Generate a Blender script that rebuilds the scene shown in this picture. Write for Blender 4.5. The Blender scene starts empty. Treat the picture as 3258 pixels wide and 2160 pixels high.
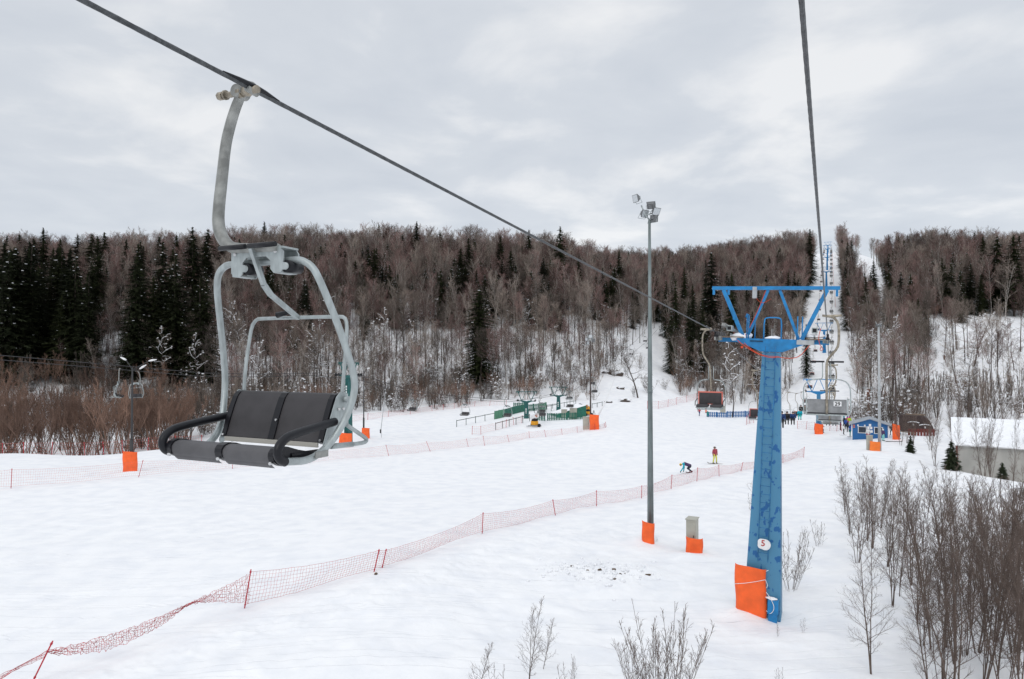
import bpy, math, random
import numpy as np
from mathutils import Vector, Matrix
R = math.radians
scene = bpy.context.scene
COL = scene.collection

# ------------------------------------------------------------------ camera
F = 2172.0                      # focal length in photo pixels (3258 wide, 24 mm lens)
PITCH = R(1.0)
cam_d = bpy.data.cameras.new("camera"); cam = bpy.data.objects.new("camera", cam_d); COL.objects.link(cam)
cam_d.sensor_width = 36; cam_d.lens = 24; cam_d.clip_start = 0.1; cam_d.clip_end = 5000
cam.location = (0, 0, 0); cam.rotation_euler = (R(90) + PITCH, 0, 0)
scene.camera = cam
scene.render.resolution_x = 1024; scene.render.resolution_y = 679

# ------------------------------------------------------------------ world, sun, exposure
SUN_EL, SUN_AZ = R(38), R(200)       # soft sun behind thin cloud, high and behind the viewer
w = bpy.data.worlds.new("World"); scene.world = w; w.use_nodes = True
nt = w.node_tree; nt.nodes.clear()
def N(t, **k):
    n = nt.nodes.new(t)
    for a, b in k.items(): setattr(n, a, b)
    return n
out = N('ShaderNodeOutputWorld'); bg = N('ShaderNodeBackground'); sky = N('ShaderNodeTexSky')
sky.sky_type = 'NISHITA'; sky.sun_disc = False; sky.sun_elevation = SUN_EL; sky.sun_rotation = SUN_AZ
tc = N('ShaderNodeTexCoord'); sep = N('ShaderNodeSeparateXYZ'); nt.links.new(tc.outputs['Generated'], sep.inputs[0])
def M(op, a, b=None, c=None, clamp=False):
    n = nt.nodes.new('ShaderNodeMath'); n.operation = op; n.use_clamp = clamp
    for i, v in enumerate((a, b, c)):
        if v is None: continue
        if isinstance(v, (int, float)): n.inputs[i].default_value = v
        else: nt.links.new(v, n.inputs[i])
    return n.outputs[0]
zz = M('MAXIMUM', sep.outputs[2], 0.0)
den = M('ADD', zz, 0.16)
cmb = N('ShaderNodeCombineXYZ')
nt.links.new(M('DIVIDE', sep.outputs[0], den), cmb.inputs[0]); nt.links.new(M('DIVIDE', sep.outputs[1], den), cmb.inputs[1])
n1 = N('ShaderNodeTexNoise'); n1.inputs['Scale'].default_value = 1.9; n1.inputs['Detail'].default_value = 7; n1.inputs['Roughness'].default_value = .52; n1.inputs['Distortion'].default_value = .25
n2 = N('ShaderNodeTexNoise'); n2.inputs['Scale'].default_value = .55; n2.inputs['Detail'].default_value = 3
for n in (n1, n2): nt.links.new(cmb.outputs[0], n.inputs['Vector'])
mixn = M('ADD', M('MULTIPLY', n1.outputs[0], .55), M('MULTIPLY', n2.outputs[0], .45))
cr = N('ShaderNodeValToRGB'); nt.links.new(mixn, cr.inputs[0])
e = cr.color_ramp.elements
e[0].position = .40; e[0].color = (.60, .64, .70, 1); e[1].position = .585; e[1].color = (.85, .86, .875, 1)
m = cr.color_ramp.elements.new(.5); m.color = (.665, .70, .75, 1)
# an overcast sky grows brighter towards the zenith
zen = M('ADD', 1.0, M('MULTIPLY', M('MAXIMUM', M('SUBTRACT', sep.outputs[2], .45), 0.0), 1.35))
hor = M('MULTIPLY', M('SUBTRACT', 1.0, M('MULTIPLY', zz, 4.0), None, True), .10)
tot = M('ADD', zen, hor)
vm = N('ShaderNodeVectorMath', operation='SCALE'); nt.links.new(cr.outputs[0], vm.inputs[0]); nt.links.new(tot, vm.inputs['Scale'])
sk = N('ShaderNodeVectorMath', operation='SCALE'); nt.links.new(sky.outputs[0], sk.inputs[0]); sk.inputs['Scale'].default_value = .1
mx = N('ShaderNodeMix', data_type='RGBA'); mx.inputs[0].default_value = .93
nt.links.new(sk.outputs[0], mx.inputs[6]); nt.links.new(vm.outputs[0], mx.inputs[7])
nt.links.new(mx.outputs[2], bg.inputs[0]); bg.inputs[1].default_value = 1.0
nt.links.new(bg.outputs[0], out.inputs[0])
sd = bpy.data.lights.new("sun", 'SUN'); sun = bpy.data.objects.new("sun", sd); COL.objects.link(sun)
sd.energy = .6; sd.angle = R(25); sd.color = (1, .97, .93)
sun.rotation_euler = (R(90) - SUN_EL, 0, R(180) - SUN_AZ + R(0))
scene.view_settings.view_transform = 'Standard'; scene.view_settings.look = 'None'
scene.view_settings.gamma = 1; scene.view_settings.exposure = .06
scene.render.engine = 'CYCLES'

# ------------------------------------------------------------------ projection helpers and terrain height
cp, sp_ = math.cos(PITCH), math.sin(PITCH)
def W(px, py, d):
    a = (px - 1629) / F; b = (1080 - py) / F
    v = np.array([a, cp - b * sp_, sp_ + b * cp]); return v * (d / v[1])
def pix(p):
    dc = p[1] * cp + p[2] * sp_; uc = -p[1] * sp_ + p[2] * cp
    return 1629 + F * p[0] / dc, 1080 - F * uc / dc
TH = math.atan((2648 - 1629) / F)
Ld = np.array([math.sin(TH), math.cos(TH), 0.]); Rd = np.array([math.cos(TH), -math.sin(TH), 0.])
def LA(lat, al, z): return Rd * lat + Ld * al + np.array([0, 0, z])

# surveyed ground points: photo column, distance, photo row
CPT = []
def c_(px, d, row=None, z=None):
    if z is None: z = W(px, row, d)[2]
    x = (px - 1629) / F * (d * cp + z * sp_)
    CPT.append((math.atan2(x, d), math.log(math.hypot(x, d)), z))
for px in (-400, 400, 1200, 2000, 2800, 3600):
    c_(px, 3, z=-9.0); c_(px, 8, z=-9.1); c_(px, 14, z=-9.2)
for px, d, row in [(105, 19.8, 2165), (778, 25, 1936), (1188, 28, 1819), (1534, 36, 1699), (2070, 35, 1725), (2440, 25.1, 1962), (1767, 42, 1639), (1898, 46, 1611), (2041, 49, 1585), (2135, 53, 1555), (2217, 56, 1531),
                   (2288, 60, 1515), (2357, 63, 1499), (2180, 66, 1500), (2270, 66.5, 1476), (2800, 77, 1436), (2780, 92, 1400), (2599, 107, 1381), (418, 60, 1500), (35, 50, 1555), (445, 55, 1520), (740, 62, 1493), (1237, 74, 1450),
                   (1537, 84, 1419), (1789, 94, 1384), (1922, 98, 1361), (1700, 102, 1355), (1450, 108, 1360), (1675, 110, 1332), (1778, 126, 1309), (1165, 85, 1405),
                   (-300, 74, 1442), (60, 75, 1442), (500, 78, 1431), (900, 92, 1371), (1235, 115, 1321), (1570, 133, 1289), (1800, 138, 1286), (2070, 138, 1291), (2225, 130, 1322), (2230, 160, 1266), (2430, 135, 1322), (2530, 145, 1302),
                   (2700, 100, 1388), (2838, 95, 1384), (2920, 104, 1370),
                   # hill
                   (-300, 92, 1470), (60, 92, 1468), (500, 96, 1430), (-300, 115, 1360), (60, 118, 1350), (500, 120, 1340), (60, 140, 1200), (500, 140, 1215), (60, 180, 1035), (500, 180, 1040), (-300, 235, 915), (60, 235, 915), (500, 235, 905),
                   (900, 110, 1318), (900, 150, 1180), (1235, 140, 1262), (900, 200, 985), (900, 250, 876), (1235, 170, 1120), (1235, 250, 874), (1525, 152, 1238), (1525, 200, 1000), (1525, 255, 882), (1800, 160, 1215), (1800, 210, 1010), (1800, 265, 896),
                   (2070, 170, 1200), (2070, 215, 1060), (2070, 335, 905), (2230, 185, 1210), (2230, 240, 1060), (2230, 350, 900), (2430, 200, 1120), (2430, 330, 870),
                   (2622, 150, 1225), (2622, 190, 1115), (2629, 240, 990), (2633, 330, 868), (2636, 425, 803), (2560, 170, 1190), (2560, 330, 860), (2750, 160, 1200), (2750, 240, 1010), (2750, 390, 815),
                   (2900, 125, 1295), (2900, 160, 1165), (2900, 200, 1015), (2900, 265, 880), (3200, 110, 1330), (3200, 150, 1150), (3200, 190, 1010), (3200, 260, 880), (3600, 110, 1340), (3600, 190, 1010), (3600, 260, 880),
                   # right foreground bank and crest in front of the grey building
                   (2700, 30, 1800), (3000, 30, 1790), (3258, 30, 1790), (2850, 55, 1530), (2960, 60, 1480), (3100, 54, 1512), (3258, 48, 1548), (3500, 45, 1580),
                   (3100, 66, 1530), (3258, 62, 1540), (3500, 62, 1545), (3258, 85, 1420), (3000, 80, 1455), (3500, 85, 1420)]:
    c_(px, d, row=row)
for px in (-300, 500, 1200, 1800): c_(px, 330, z=27); c_(px, 900, z=28)
for px in (2070, 2300): c_(px, 500, z=40); c_(px, 900, z=44)
for px in (2600, 2750): c_(px, 520, z=66); c_(px, 900, z=66)
for px in (2950, 3400): c_(px, 400, z=42); c_(px, 900, z=44)
CPT = np.array(CPT)
AS = 2.2
def _ker(r2): return np.sqrt(r2 + .06 ** 2)
def _K(a, l):
    return _ker((AS * (a[:, None] - CPT[None, :, 0])) ** 2 + (l[:, None] - CPT[None, :, 1]) ** 2)
A = _K(CPT[:, 0], CPT[:, 1]) ; zm = CPT[:, 2].mean()
WT = np.linalg.solve(A - np.eye(len(CPT)) * .004, CPT[:, 2] - zm)
def _hash(ix, iy, s):
    v = np.sin(ix * 127.1 + iy * 311.7 + s * 74.7) * 43758.5453
    return v - np.floor(v)
def vnoise(x, y, s=0):
    ix, iy = np.floor(x), np.floor(y); fx, fy = x - ix, y - iy
    fx = fx * fx * (3 - 2 * fx); fy = fy * fy * (3 - 2 * fy)
    a, b = _hash(ix, iy, s), _hash(ix + 1, iy, s); c, d = _hash(ix, iy + 1, s), _hash(ix + 1, iy + 1, s)
    return (a * (1 - fx) + b * fx) * (1 - fy) + (c * (1 - fx) + d * fx) * fy - .5
def fbm(x, y, o=4, s=0):
    t = 0; a = 1.
    for i in range(o): t = t + a * vnoise(x * 2 ** i, y * 2 ** i, s + i); a *= .5
    return t
# near net fence line splits groomed piste (beyond/left) from loose snow (near/right)
FENCE_NEAR = [(-60, 2260), (105, 2166), (778, 1936), (1188, 1819), (1216, 1808), (1534, 1699), (1767, 1639), (1898, 1611), (2041, 1585), (2135, 1555), (2217, 1531), (2288, 1515), (2357, 1499), (2491, 1473), (2559, 1456)]
def Hs(x, y):
    x = np.atleast_1d(np.asarray(x, float)); y = np.atleast_1d(np.asarray(y, float))
    az = np.clip(np.arctan2(x, y), -.72, .72); lr = np.log(np.maximum(np.hypot(x, y), 3.))
    o = np.empty_like(x)
    for i in range(0, len(x), 20000):
        o[i:i + 20000] = _K(az[i:i + 20000], lr[i:i + 20000]) @ WT + zm
    return o
def H(x, y):
    x = np.atleast_1d(np.asarray(x, float)); y = np.atleast_1d(np.asarray(y, float))
    h = Hs(x, y); r = np.hypot(x, y)
    # off-piste roughness
    dc = np.maximum(y, 1); pxx = 1629 + F * x / dc; row = 1118 - F * h / dc
    fr = np.interp(pxx, [p[0] for p in FENCE_NEAR] + [2800, 3400], [p[1] for p in FENCE_NEAR] + [1440, 1530])
    off = 1 / (1 + np.exp(-(row - fr - 12) / 14.)); off = np.where(y < 3, 1, off)
    hill = np.clip((r - 120) / 40, 0, 1)
    rough = .10 * fbm(x * .35, y * .35, 5, 3) + .05 * np.maximum(0, fbm(x * 1.4, y * 1.4, 3, 9)) + .05 * np.abs(fbm(x * .8 + .5 * y, y * .6, 3, 31))
    # packed debris mound near the floodlight mast
    cx, cy = MOUND
    g = np.exp(-(((x - cx) / 2.6) ** 2 + ((y - cy) / 1.9) ** 2))
    rough = rough * 1.35 + .11 * np.abs(fbm(x * 2.2, y * 2.2, 3, 41)) * np.exp(-((row - fr - 70) / 50.) ** 2)
    rough = rough + g * (.12 + .22 * np.abs(fbm(x * 3, y * 3, 3, 77)))
    sm = .006 * fbm(x * .5, y * 1.2, 4, 5) + .05 * fbm(x * .05, y * .05, 2, 8)
    for (ang, c0, am, wl, ph) in TRACKS:      # ski and board tracks carved in the piste
        u = x * math.cos(ang) + y * math.sin(ang); v = -x * math.sin(ang) + y * math.cos(ang) - c0 - am * np.sin(u / wl + ph)
        for o_ in (0, .42): sm = sm - .030 * np.exp(-((v - o_) / .10) ** 2) + .012 * np.exp(-((v - o_ - .2) / .12) ** 2)
    for (bx, by, br, ba) in BUMPS: h = h + ba * np.exp(-((x - bx) ** 2 + (y - by) ** 2) / br ** 2)
    h = h + off * rough * np.clip(1.4 - r / 90, .25, 1) + (1 - off) * (1 - hill) * sm + hill * (.9 * fbm(x * .06, y * .06, 3, 12) + .5 * fbm(x * .25, y * .25, 3, 14)) * np.clip((r - 120) / 60, 0, 1)
    return h
MOUND = (0., 1.); BUMPS = []
_r = random.Random(9); TRACKS = [(_r.uniform(.15, .75), _r.uniform(18, 75), _r.uniform(1.0, 4.5), _r.uniform(5, 12), _r.uniform(0, 6)) for _ in range(20)]
def h1(x, y): return float(H(x, y)[0])
def G(px, d):
    "ground point in photo column px at distance d"
    z = -10.
    for _ in range(4):
        x = (px - 1629) / F * (d * cp + z * sp_); z = h1(x, d)
    return np.array([x, d, z])
def GR(px, row, dmin=14, dmax=480):
    "ground point seen at photo pixel (px,row)"
    ds = np.exp(np.linspace(math.log(dmin), math.log(dmax), 260)); P = np.array([W(px, row, d) for d in ds])
    g = Hs(P[:, 0], P[:, 1]); k = np.argmax(P[:, 2] < g)
    if k == 0: k = 1
    t0, t1 = P[k - 1, 2] - g[k - 1], P[k, 2] - g[k]; f = t0 / (t0 - t1 + 1e-9)
    d = ds[k - 1] + (ds[k] - ds[k - 1]) * min(max(f, 0), 1)
    p = W(px, row, d); p[2] = h1(p[0], p[1]); return p
_m = GR(1905, 1825); MOUND = (_m[0], _m[1])
for _px, _row, _br, _ba in ((2372, 1950, .8, .26), (2400, 1985, .7, .12), (2470, 1985, 1.0, -.16), (2045, 1722, .7, .30), (2078, 1728, .6, -.10), (2190, 1775, .7, .22), (2780, 1445, 1.6, .3), (418, 1508, 1.4, .2), (2550, 2030, 1.5, .15)):
    _g = GR(_px, _row); BUMPS.append((_g[0], _g[1], _br, _ba))

# ------------------------------------------------------------------ materials
def mat(name, col, rough=.6, metal=0., var=0., vscale=5., bump=0., bscale=20., spec=None, col2=None, thr=None, coord='Object', stretch=None):
    m = bpy.data.materials.new(name); m.use_nodes = True; t = m.node_tree; b = t.nodes['Principled BSDF']
    b.inputs['Roughness'].default_value = rough; b.inputs['Metallic'].default_value = metal
    if spec is not None: b.inputs['Specular IOR Level'].default_value = spec
    b.inputs['Base Color'].default_value = (*col, 1)
    if var or col2 or bump:
        tcn = t.nodes.new('ShaderNodeTexCoord'); src = tcn.outputs[coord]
        if stretch:
            mp = t.nodes.new('ShaderNodeMapping'); mp.inputs['Scale'].default_value = stretch; t.links.new(src, mp.inputs[0]); src = mp.outputs[0]
        if var or col2:
            n = t.nodes.new('ShaderNodeTexNoise'); n.inputs['Scale'].default_value = vscale; n.inputs['Detail'].default_value = 5; t.links.new(src, n.inputs['Vector'])
            r = t.nodes.new('ShaderNodeValToRGB'); t.links.new(n.outputs[0], r.inputs[0]); e = r.color_ramp.elements
            c2 = col2 if col2 else tuple(c * (1 - var) for c in col)
            lo, hi = thr if thr else (.35, .65)
            e[0].position = lo; e[0].color = (*c2, 1); e[1].position = hi; c1 = col if col2 else tuple(min(1, c * (1 + var * .6)) for c in col); e[1].color = (*c1, 1)
            t.links.new(r.outputs[0], b.inputs['Base Color'])
        if bump:
            n = t.nodes.new('ShaderNodeTexNoise'); n.inputs['Scale'].default_value = bscale; n.inputs['Detail'].default_value = 4; t.links.new(src, n.inputs['Vector'])
            bp = t.nodes.new('ShaderNodeBump'); bp.inputs['Strength'].default_value = bump; bp.inputs['Distance'].default_value = .02; t.links.new(n.outputs[0], bp.inputs['Height']); t.links.new(bp.outputs[0], b.inputs['Normal'])
    return m
def snow_ground_mat():
    m = bpy.data.materials.new('snow_ground'); m.use_nodes = True; t = m.node_tree; b = t.nodes['Principled BSDF']
    b.inputs['Roughness'].default_value = .75; b.inputs['Specular IOR Level'].default_value = .2
    tcn = t.nodes.new('ShaderNodeTexCoord')
    def noise(sc, det, stretch=(1, 1, 1), rot=0):
        mp = t.nodes.new('ShaderNodeMapping'); mp.inputs['Scale'].default_value = stretch; mp.inputs['Rotation'].default_value = (0, 0, rot); t.links.new(tcn.outputs['Object'], mp.inputs[0])
        n = t.nodes.new('ShaderNodeTexNoise'); n.inputs['Scale'].default_value = sc; n.inputs['Detail'].default_value = det; t.links.new(mp.outputs[0], n.inputs['Vector']); return n.outputs[0]
    a = noise(.9, 8); tr = noise(1.2, 5, (.10, 1.3, 1), .55); w1 = noise(.55, 2, (.05, 1.0, 1), .95); w2 = noise(.5, 2, (.06, 1.0, 1), .35); fine = noise(9, 4)
    r = t.nodes.new('ShaderNodeValToRGB'); t.links.new(a, r.inputs[0]); e = r.color_ramp.elements
    e[0].position = .3; e[0].color = (.80, .81, .835, 1); e[1].position = .6; e[1].color = (.885, .885, .89, 1); t.links.new(r.outputs[0], b.inputs['Base Color'])
    def lines(src, wd):
        s1 = t.nodes.new('ShaderNodeMath'); s1.operation = 'MULTIPLY'; s1.inputs[1].default_value = 7; t.links.new(src, s1.inputs[0])
        s2 = t.nodes.new('ShaderNodeMath'); s2.operation = 'FRACT'; t.links.new(s1.outputs[0], s2.inputs[0]); s3 = t.nodes.new('ShaderNodeMath'); s3.operation = 'SUBTRACT'; s3.inputs[1].default_value = .5; t.links.new(s2.outputs[0], s3.inputs[0])
        s4 = t.nodes.new('ShaderNodeMath'); s4.operation = 'ABSOLUTE'; t.links.new(s3.outputs[0], s4.inputs[0]); s5 = t.nodes.new('ShaderNodeMath'); s5.operation = 'DIVIDE'; s5.use_clamp = True; s5.inputs[1].default_value = wd; t.links.new(s4.outputs[0], s5.inputs[0]); return s5.outputs[0]
    last = None
    for src, dist, st in ((a, .06, .6), (tr, .05, .5), (lines(w1, .06), .03, .5), (lines(w2, .05), .025, .5), (fine, .014, .6)):
        bp = t.nodes.new('ShaderNodeBump'); bp.inputs['Strength'].default_value = st; bp.inputs['Distance'].default_value = dist
        t.links.new(src, bp.inputs['Height'])
        if last: t.links.new(last, bp.inputs['Normal'])
        last = bp.outputs[0]
    t.links.new(last, b.inputs['Normal']); return m
MT = dict(
    ground=snow_ground_mat(),
    snow=mat('snow_lump', (.88, .89, .91), .8, var=.05, vscale=3, bump=.4, bscale=6),
    galv=mat('galvanised_steel', (.40, .44, .44), .46, .55, var=.18, vscale=22, bump=.15, bscale=60, stretch=(1, 1, .35)),
    galv2=mat('weathered_cast_steel', (.30, .305, .29), .6, .4, var=.35, vscale=9, bump=.2, bscale=40),
    brass=mat('brown_grip_steel', (.33, .29, .23), .5, .5, var=.4, vscale=12),
    rope=mat('wire_rope_steel', (.09, .095, .10), .45, .6, var=.3, vscale=30),
    black=mat('black_foam_tube', (.0055, .006, .009), .40, 0, spec=.35),
    vinyl=mat('charcoal_vinyl', (.040, .037, .040), .62, 0, var=.18, vscale=7, bump=.15, bscale=160),
    vinyl2=mat('grey_vinyl', (.085, .083, .088), .6, 0, var=.15, vscale=9, bump=.15, bscale=160),
    blackp=mat('black_plastic', (.007, .007, .010), .38, 0, spec=.35),
    strip=mat('pale_strip', (.52, .50, .45), .5, 0),
    rust=mat('rusty_bolt', (.25, .12, .06), .7, .3),
    chrome=mat('bolt_steel', (.6, .6, .6), .3, .9),
    blue=mat('blue_tower_paint', (.007, .195, .46), .5, 0, var=.22, vscale=4, bump=.1, bscale=20),
    bluec=mat('faded_blue_column_paint', (.065, .225, .375), .5, 0, col2=(.006, .105, .30), thr=(.400, .418), vscale=3.6, stretch=(1.3, 1.3, .8)),
    green=mat('green_tower_paint', (.010, .105, .10), .5, 0, var=.25, vscale=3),
    greenf=mat('green_fence_paint', (.012, .135, .09), .6, 0, var=.3, vscale=2),
    greenl=mat('pale_green_boards', (.09, .25, .16), .7, 0, var=.35, vscale=3, stretch=(4, 4, .4)),
    rail=mat('dark_green_rail', (.03, .06, .05), .6, 0),
    orange=mat('orange_pad_cloth', (.90, .125, .018), .65, 0, var=.12, vscale=3, bump=.5, bscale=5),
    orangeb=mat('light_orange_pad_cloth', (.90, .21, .03), .65, 0, var=.08, vscale=3, bump=.5, bscale=5),
    net=mat('red_safety_net', (.50, .025, .03), .6, 0, var=.4, vscale=6),
    netf=mat('pale_red_safety_net', (.62, .16, .14), .6, 0),
    poleR=mat('red_fence_pole', (.48, .012, .03), .45, 0),
    cable=mat('orange_cable', (.62, .07, .02), .5, 0),
    white=mat('white_enamel', (.80, .80, .80), .5, 0, var=.05, vscale=4),
    greyp=mat('light_grey_paint', (.42, .44, .45), .5, .2, var=.15, vscale=5),
    polem=mat('grey_mast_steel', (.19, .225, .225), .5, .4, var=.25, vscale=2.0, stretch=(2, 2, .6)),
    brownp=mat('brown_mast', (.07, .05, .045), .6, 0, var=.3, vscale=2),
    darkp=mat('dark_post', (.035, .035, .037), .6, 0),
    cab=mat('beige_cabinet', (.42, .41, .35), .55, 0, var=.12, vscale=2),
    glass=mat('dark_window_glass', (.02, .03, .05), .12, 0, var=.5, vscale=2.5),
    lampg=mat('lamp_housing_grey', (.17, .175, .18), .5, .3, var=.2, vscale=6),
    lens=mat('lamp_glass', (.55, .58, .6), .2, .2),
    redt=mat('red_lettering', (.42, .03, .02), .5), blackt=mat('black_lettering', (.02, .02, .02), .5),
    hutb=mat('blue_board_wall', (.010, .12, .33), .55, 0, var=.15, vscale=3, stretch=(8, 8, .3)),
    roofg=mat('grey_metal_roof', (.34, .37, .40), .5, .3, var=.2, vscale=1.2),
    wallg=mat('grey_panel_wall', (.42, .41, .38), .75, 0, var=.2, vscale=.7, stretch=(1, 1, .4)),
    redb=mat('dark_red_wood', (.16, .025, .02), .7), brownw=mat('dark_brown_timber', (.045, .028, .026), .75, 0, var=.4, vscale=3, stretch=(5, 1, 1)),
    woodr=mat('rusty_brown_post', (.13, .05, .03), .8, 0, var=.3, vscale=3),
    plank=mat('weathered_plank', (.22, .16, .11), .8, 0, var=.3, vscale=6),
    yellow=mat('snow_gun_yellow', (.75, .33, .01), .5), pink=mat('salmon_trim', (.62, .16, .12), .55), dirt=mat('brown_dirt', (.13, .085, .05), .9, var=.5, vscale=8),
    panel=mat('grey_back_panel', (.27, .275, .28), .5, .3, var=.22, vscale=5, bump=.1, bscale=20),
    spruce=mat('spruce_needles', (.034, .044, .022), .8, 0, var=.6, vscale=.7, spec=.15),
    sprucey=mat('young_spruce_needles', (.05, .065, .035), .8, 0, var=.4, vscale=2, spec=.2),
    bark=mat('brown_bark', (.085, .065, .055), .9, 0, var=.45, vscale=3),
    birch=mat('birch_bark', (.50, .46, .42), .8, 0, col2=(.12, .095, .085), thr=(.36, .46), vscale=2.2, stretch=(1, 1, 2.5)),
    twig=mat('reddish_brown_twigs', (.265, .190, .172), .9, 0, var=.3, vscale=.25, spec=.1),
    twigg=mat('grey_brown_twigs', (.245, .208, .182), .9, 0, var=.3, vscale=.3, spec=.1),
    willow=mat('rust_brown_willow_stems', (.24, .165, .135), .9, 0, var=.35, vscale=.6, spec=.1),
    alder=mat('dark_brown_alder_stems', (.155, .118, .100), .85, 0, var=.3, vscale=2, spec=.15),
)
def per_tree(m, lo, hi):
    "every tree gets its own tone of the same bark"
    t = m.node_tree; b = t.nodes['Principled BSDF']; src = b.inputs['Base Color'].links[0].from_socket
    oi = t.nodes.new('ShaderNodeObjectInfo'); r = t.nodes.new('ShaderNodeValToRGB'); t.links.new(oi.outputs['Random'], r.inputs[0]); e = r.color_ramp.elements; e[0].color = (*lo, 1); e[1].color = (*hi, 1)
    mx_ = t.nodes.new('ShaderNodeMix'); mx_.data_type = 'RGBA'; mx_.blend_type = 'MULTIPLY'; mx_.inputs[0].default_value = 1; t.links.new(src, mx_.inputs[6]); t.links.new(r.outputs[0], mx_.inputs[7]); t.links.new(mx_.outputs[2], b.inputs['Base Color'])
per_tree(MT['twig'], (.40, .38, .38), (1.45, 1.3, 1.3)); per_tree(MT['twigg'], (.4, .4, .4), (1.6, 1.55, 1.5)); per_tree(MT['spruce'], (.6, .6, .6), (1.5, 1.4, 1.1)); per_tree(MT['willow'], (.6, .6, .6), (1.3, 1.2, 1.1))
for k in ('skin',): MT[k] = mat('skin_tone', (.50, .30, .22), .6)

# ------------------------------------------------------------------ object helpers
def tag(o, label=None, cat=None, group=None, kind=None):
    for k, v in (('label', label), ('category', cat), ('group', group), ('kind', kind)):
        if v: o[k] = v
    return o
def empty(name, loc=(0, 0, 0), rz=0, label=None, cat=None, group=None):
    o = bpy.data.objects.new(name, None); COL.objects.link(o); o.location = Vector([float(v) for v in loc]); o.rotation_euler = (0, 0, rz)
    o.empty_display_size = .2
    return tag(o, label, cat, group)
def np_mesh(name, V, Fq, mats, mi=None, smooth=False, tri=False):
    me = bpy.data.meshes.new(name); V = np.asarray(V, np.float32); Fq = np.asarray(Fq, np.int32); k = Fq.shape[1]
    me.vertices.add(len(V)); me.vertices.foreach_set('co', V.ravel())
    me.loops.add(Fq.size); me.loops.foreach_set('vertex_index', Fq.ravel())
    me.polygons.add(len(Fq)); me.polygons.foreach_set('loop_start', np.arange(0, Fq.size, k, dtype=np.int32))
    try: me.polygons.foreach_set('loop_total', np.full(len(Fq), k, np.int32))
    except Exception: pass
    if mi is not None: me.polygons.foreach_set('material_index', np.asarray(mi, np.int32))
    if smooth: me.polygons.foreach_set('use_smooth', np.ones(len(Fq), bool))
    for m in (mats if isinstance(mats, (list, tuple)) else [mats]): me.materials.append(m)
    me.update(calc_edges=True); me.validate(); return me
def link(name, me, parent=None, loc=None):
    o = bpy.data.objects.new(name, me); COL.objects.link(o)
    if parent: o.parent = parent
    if loc is not None: o.location = Vector([float(v) for v in loc])
    return o
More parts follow.
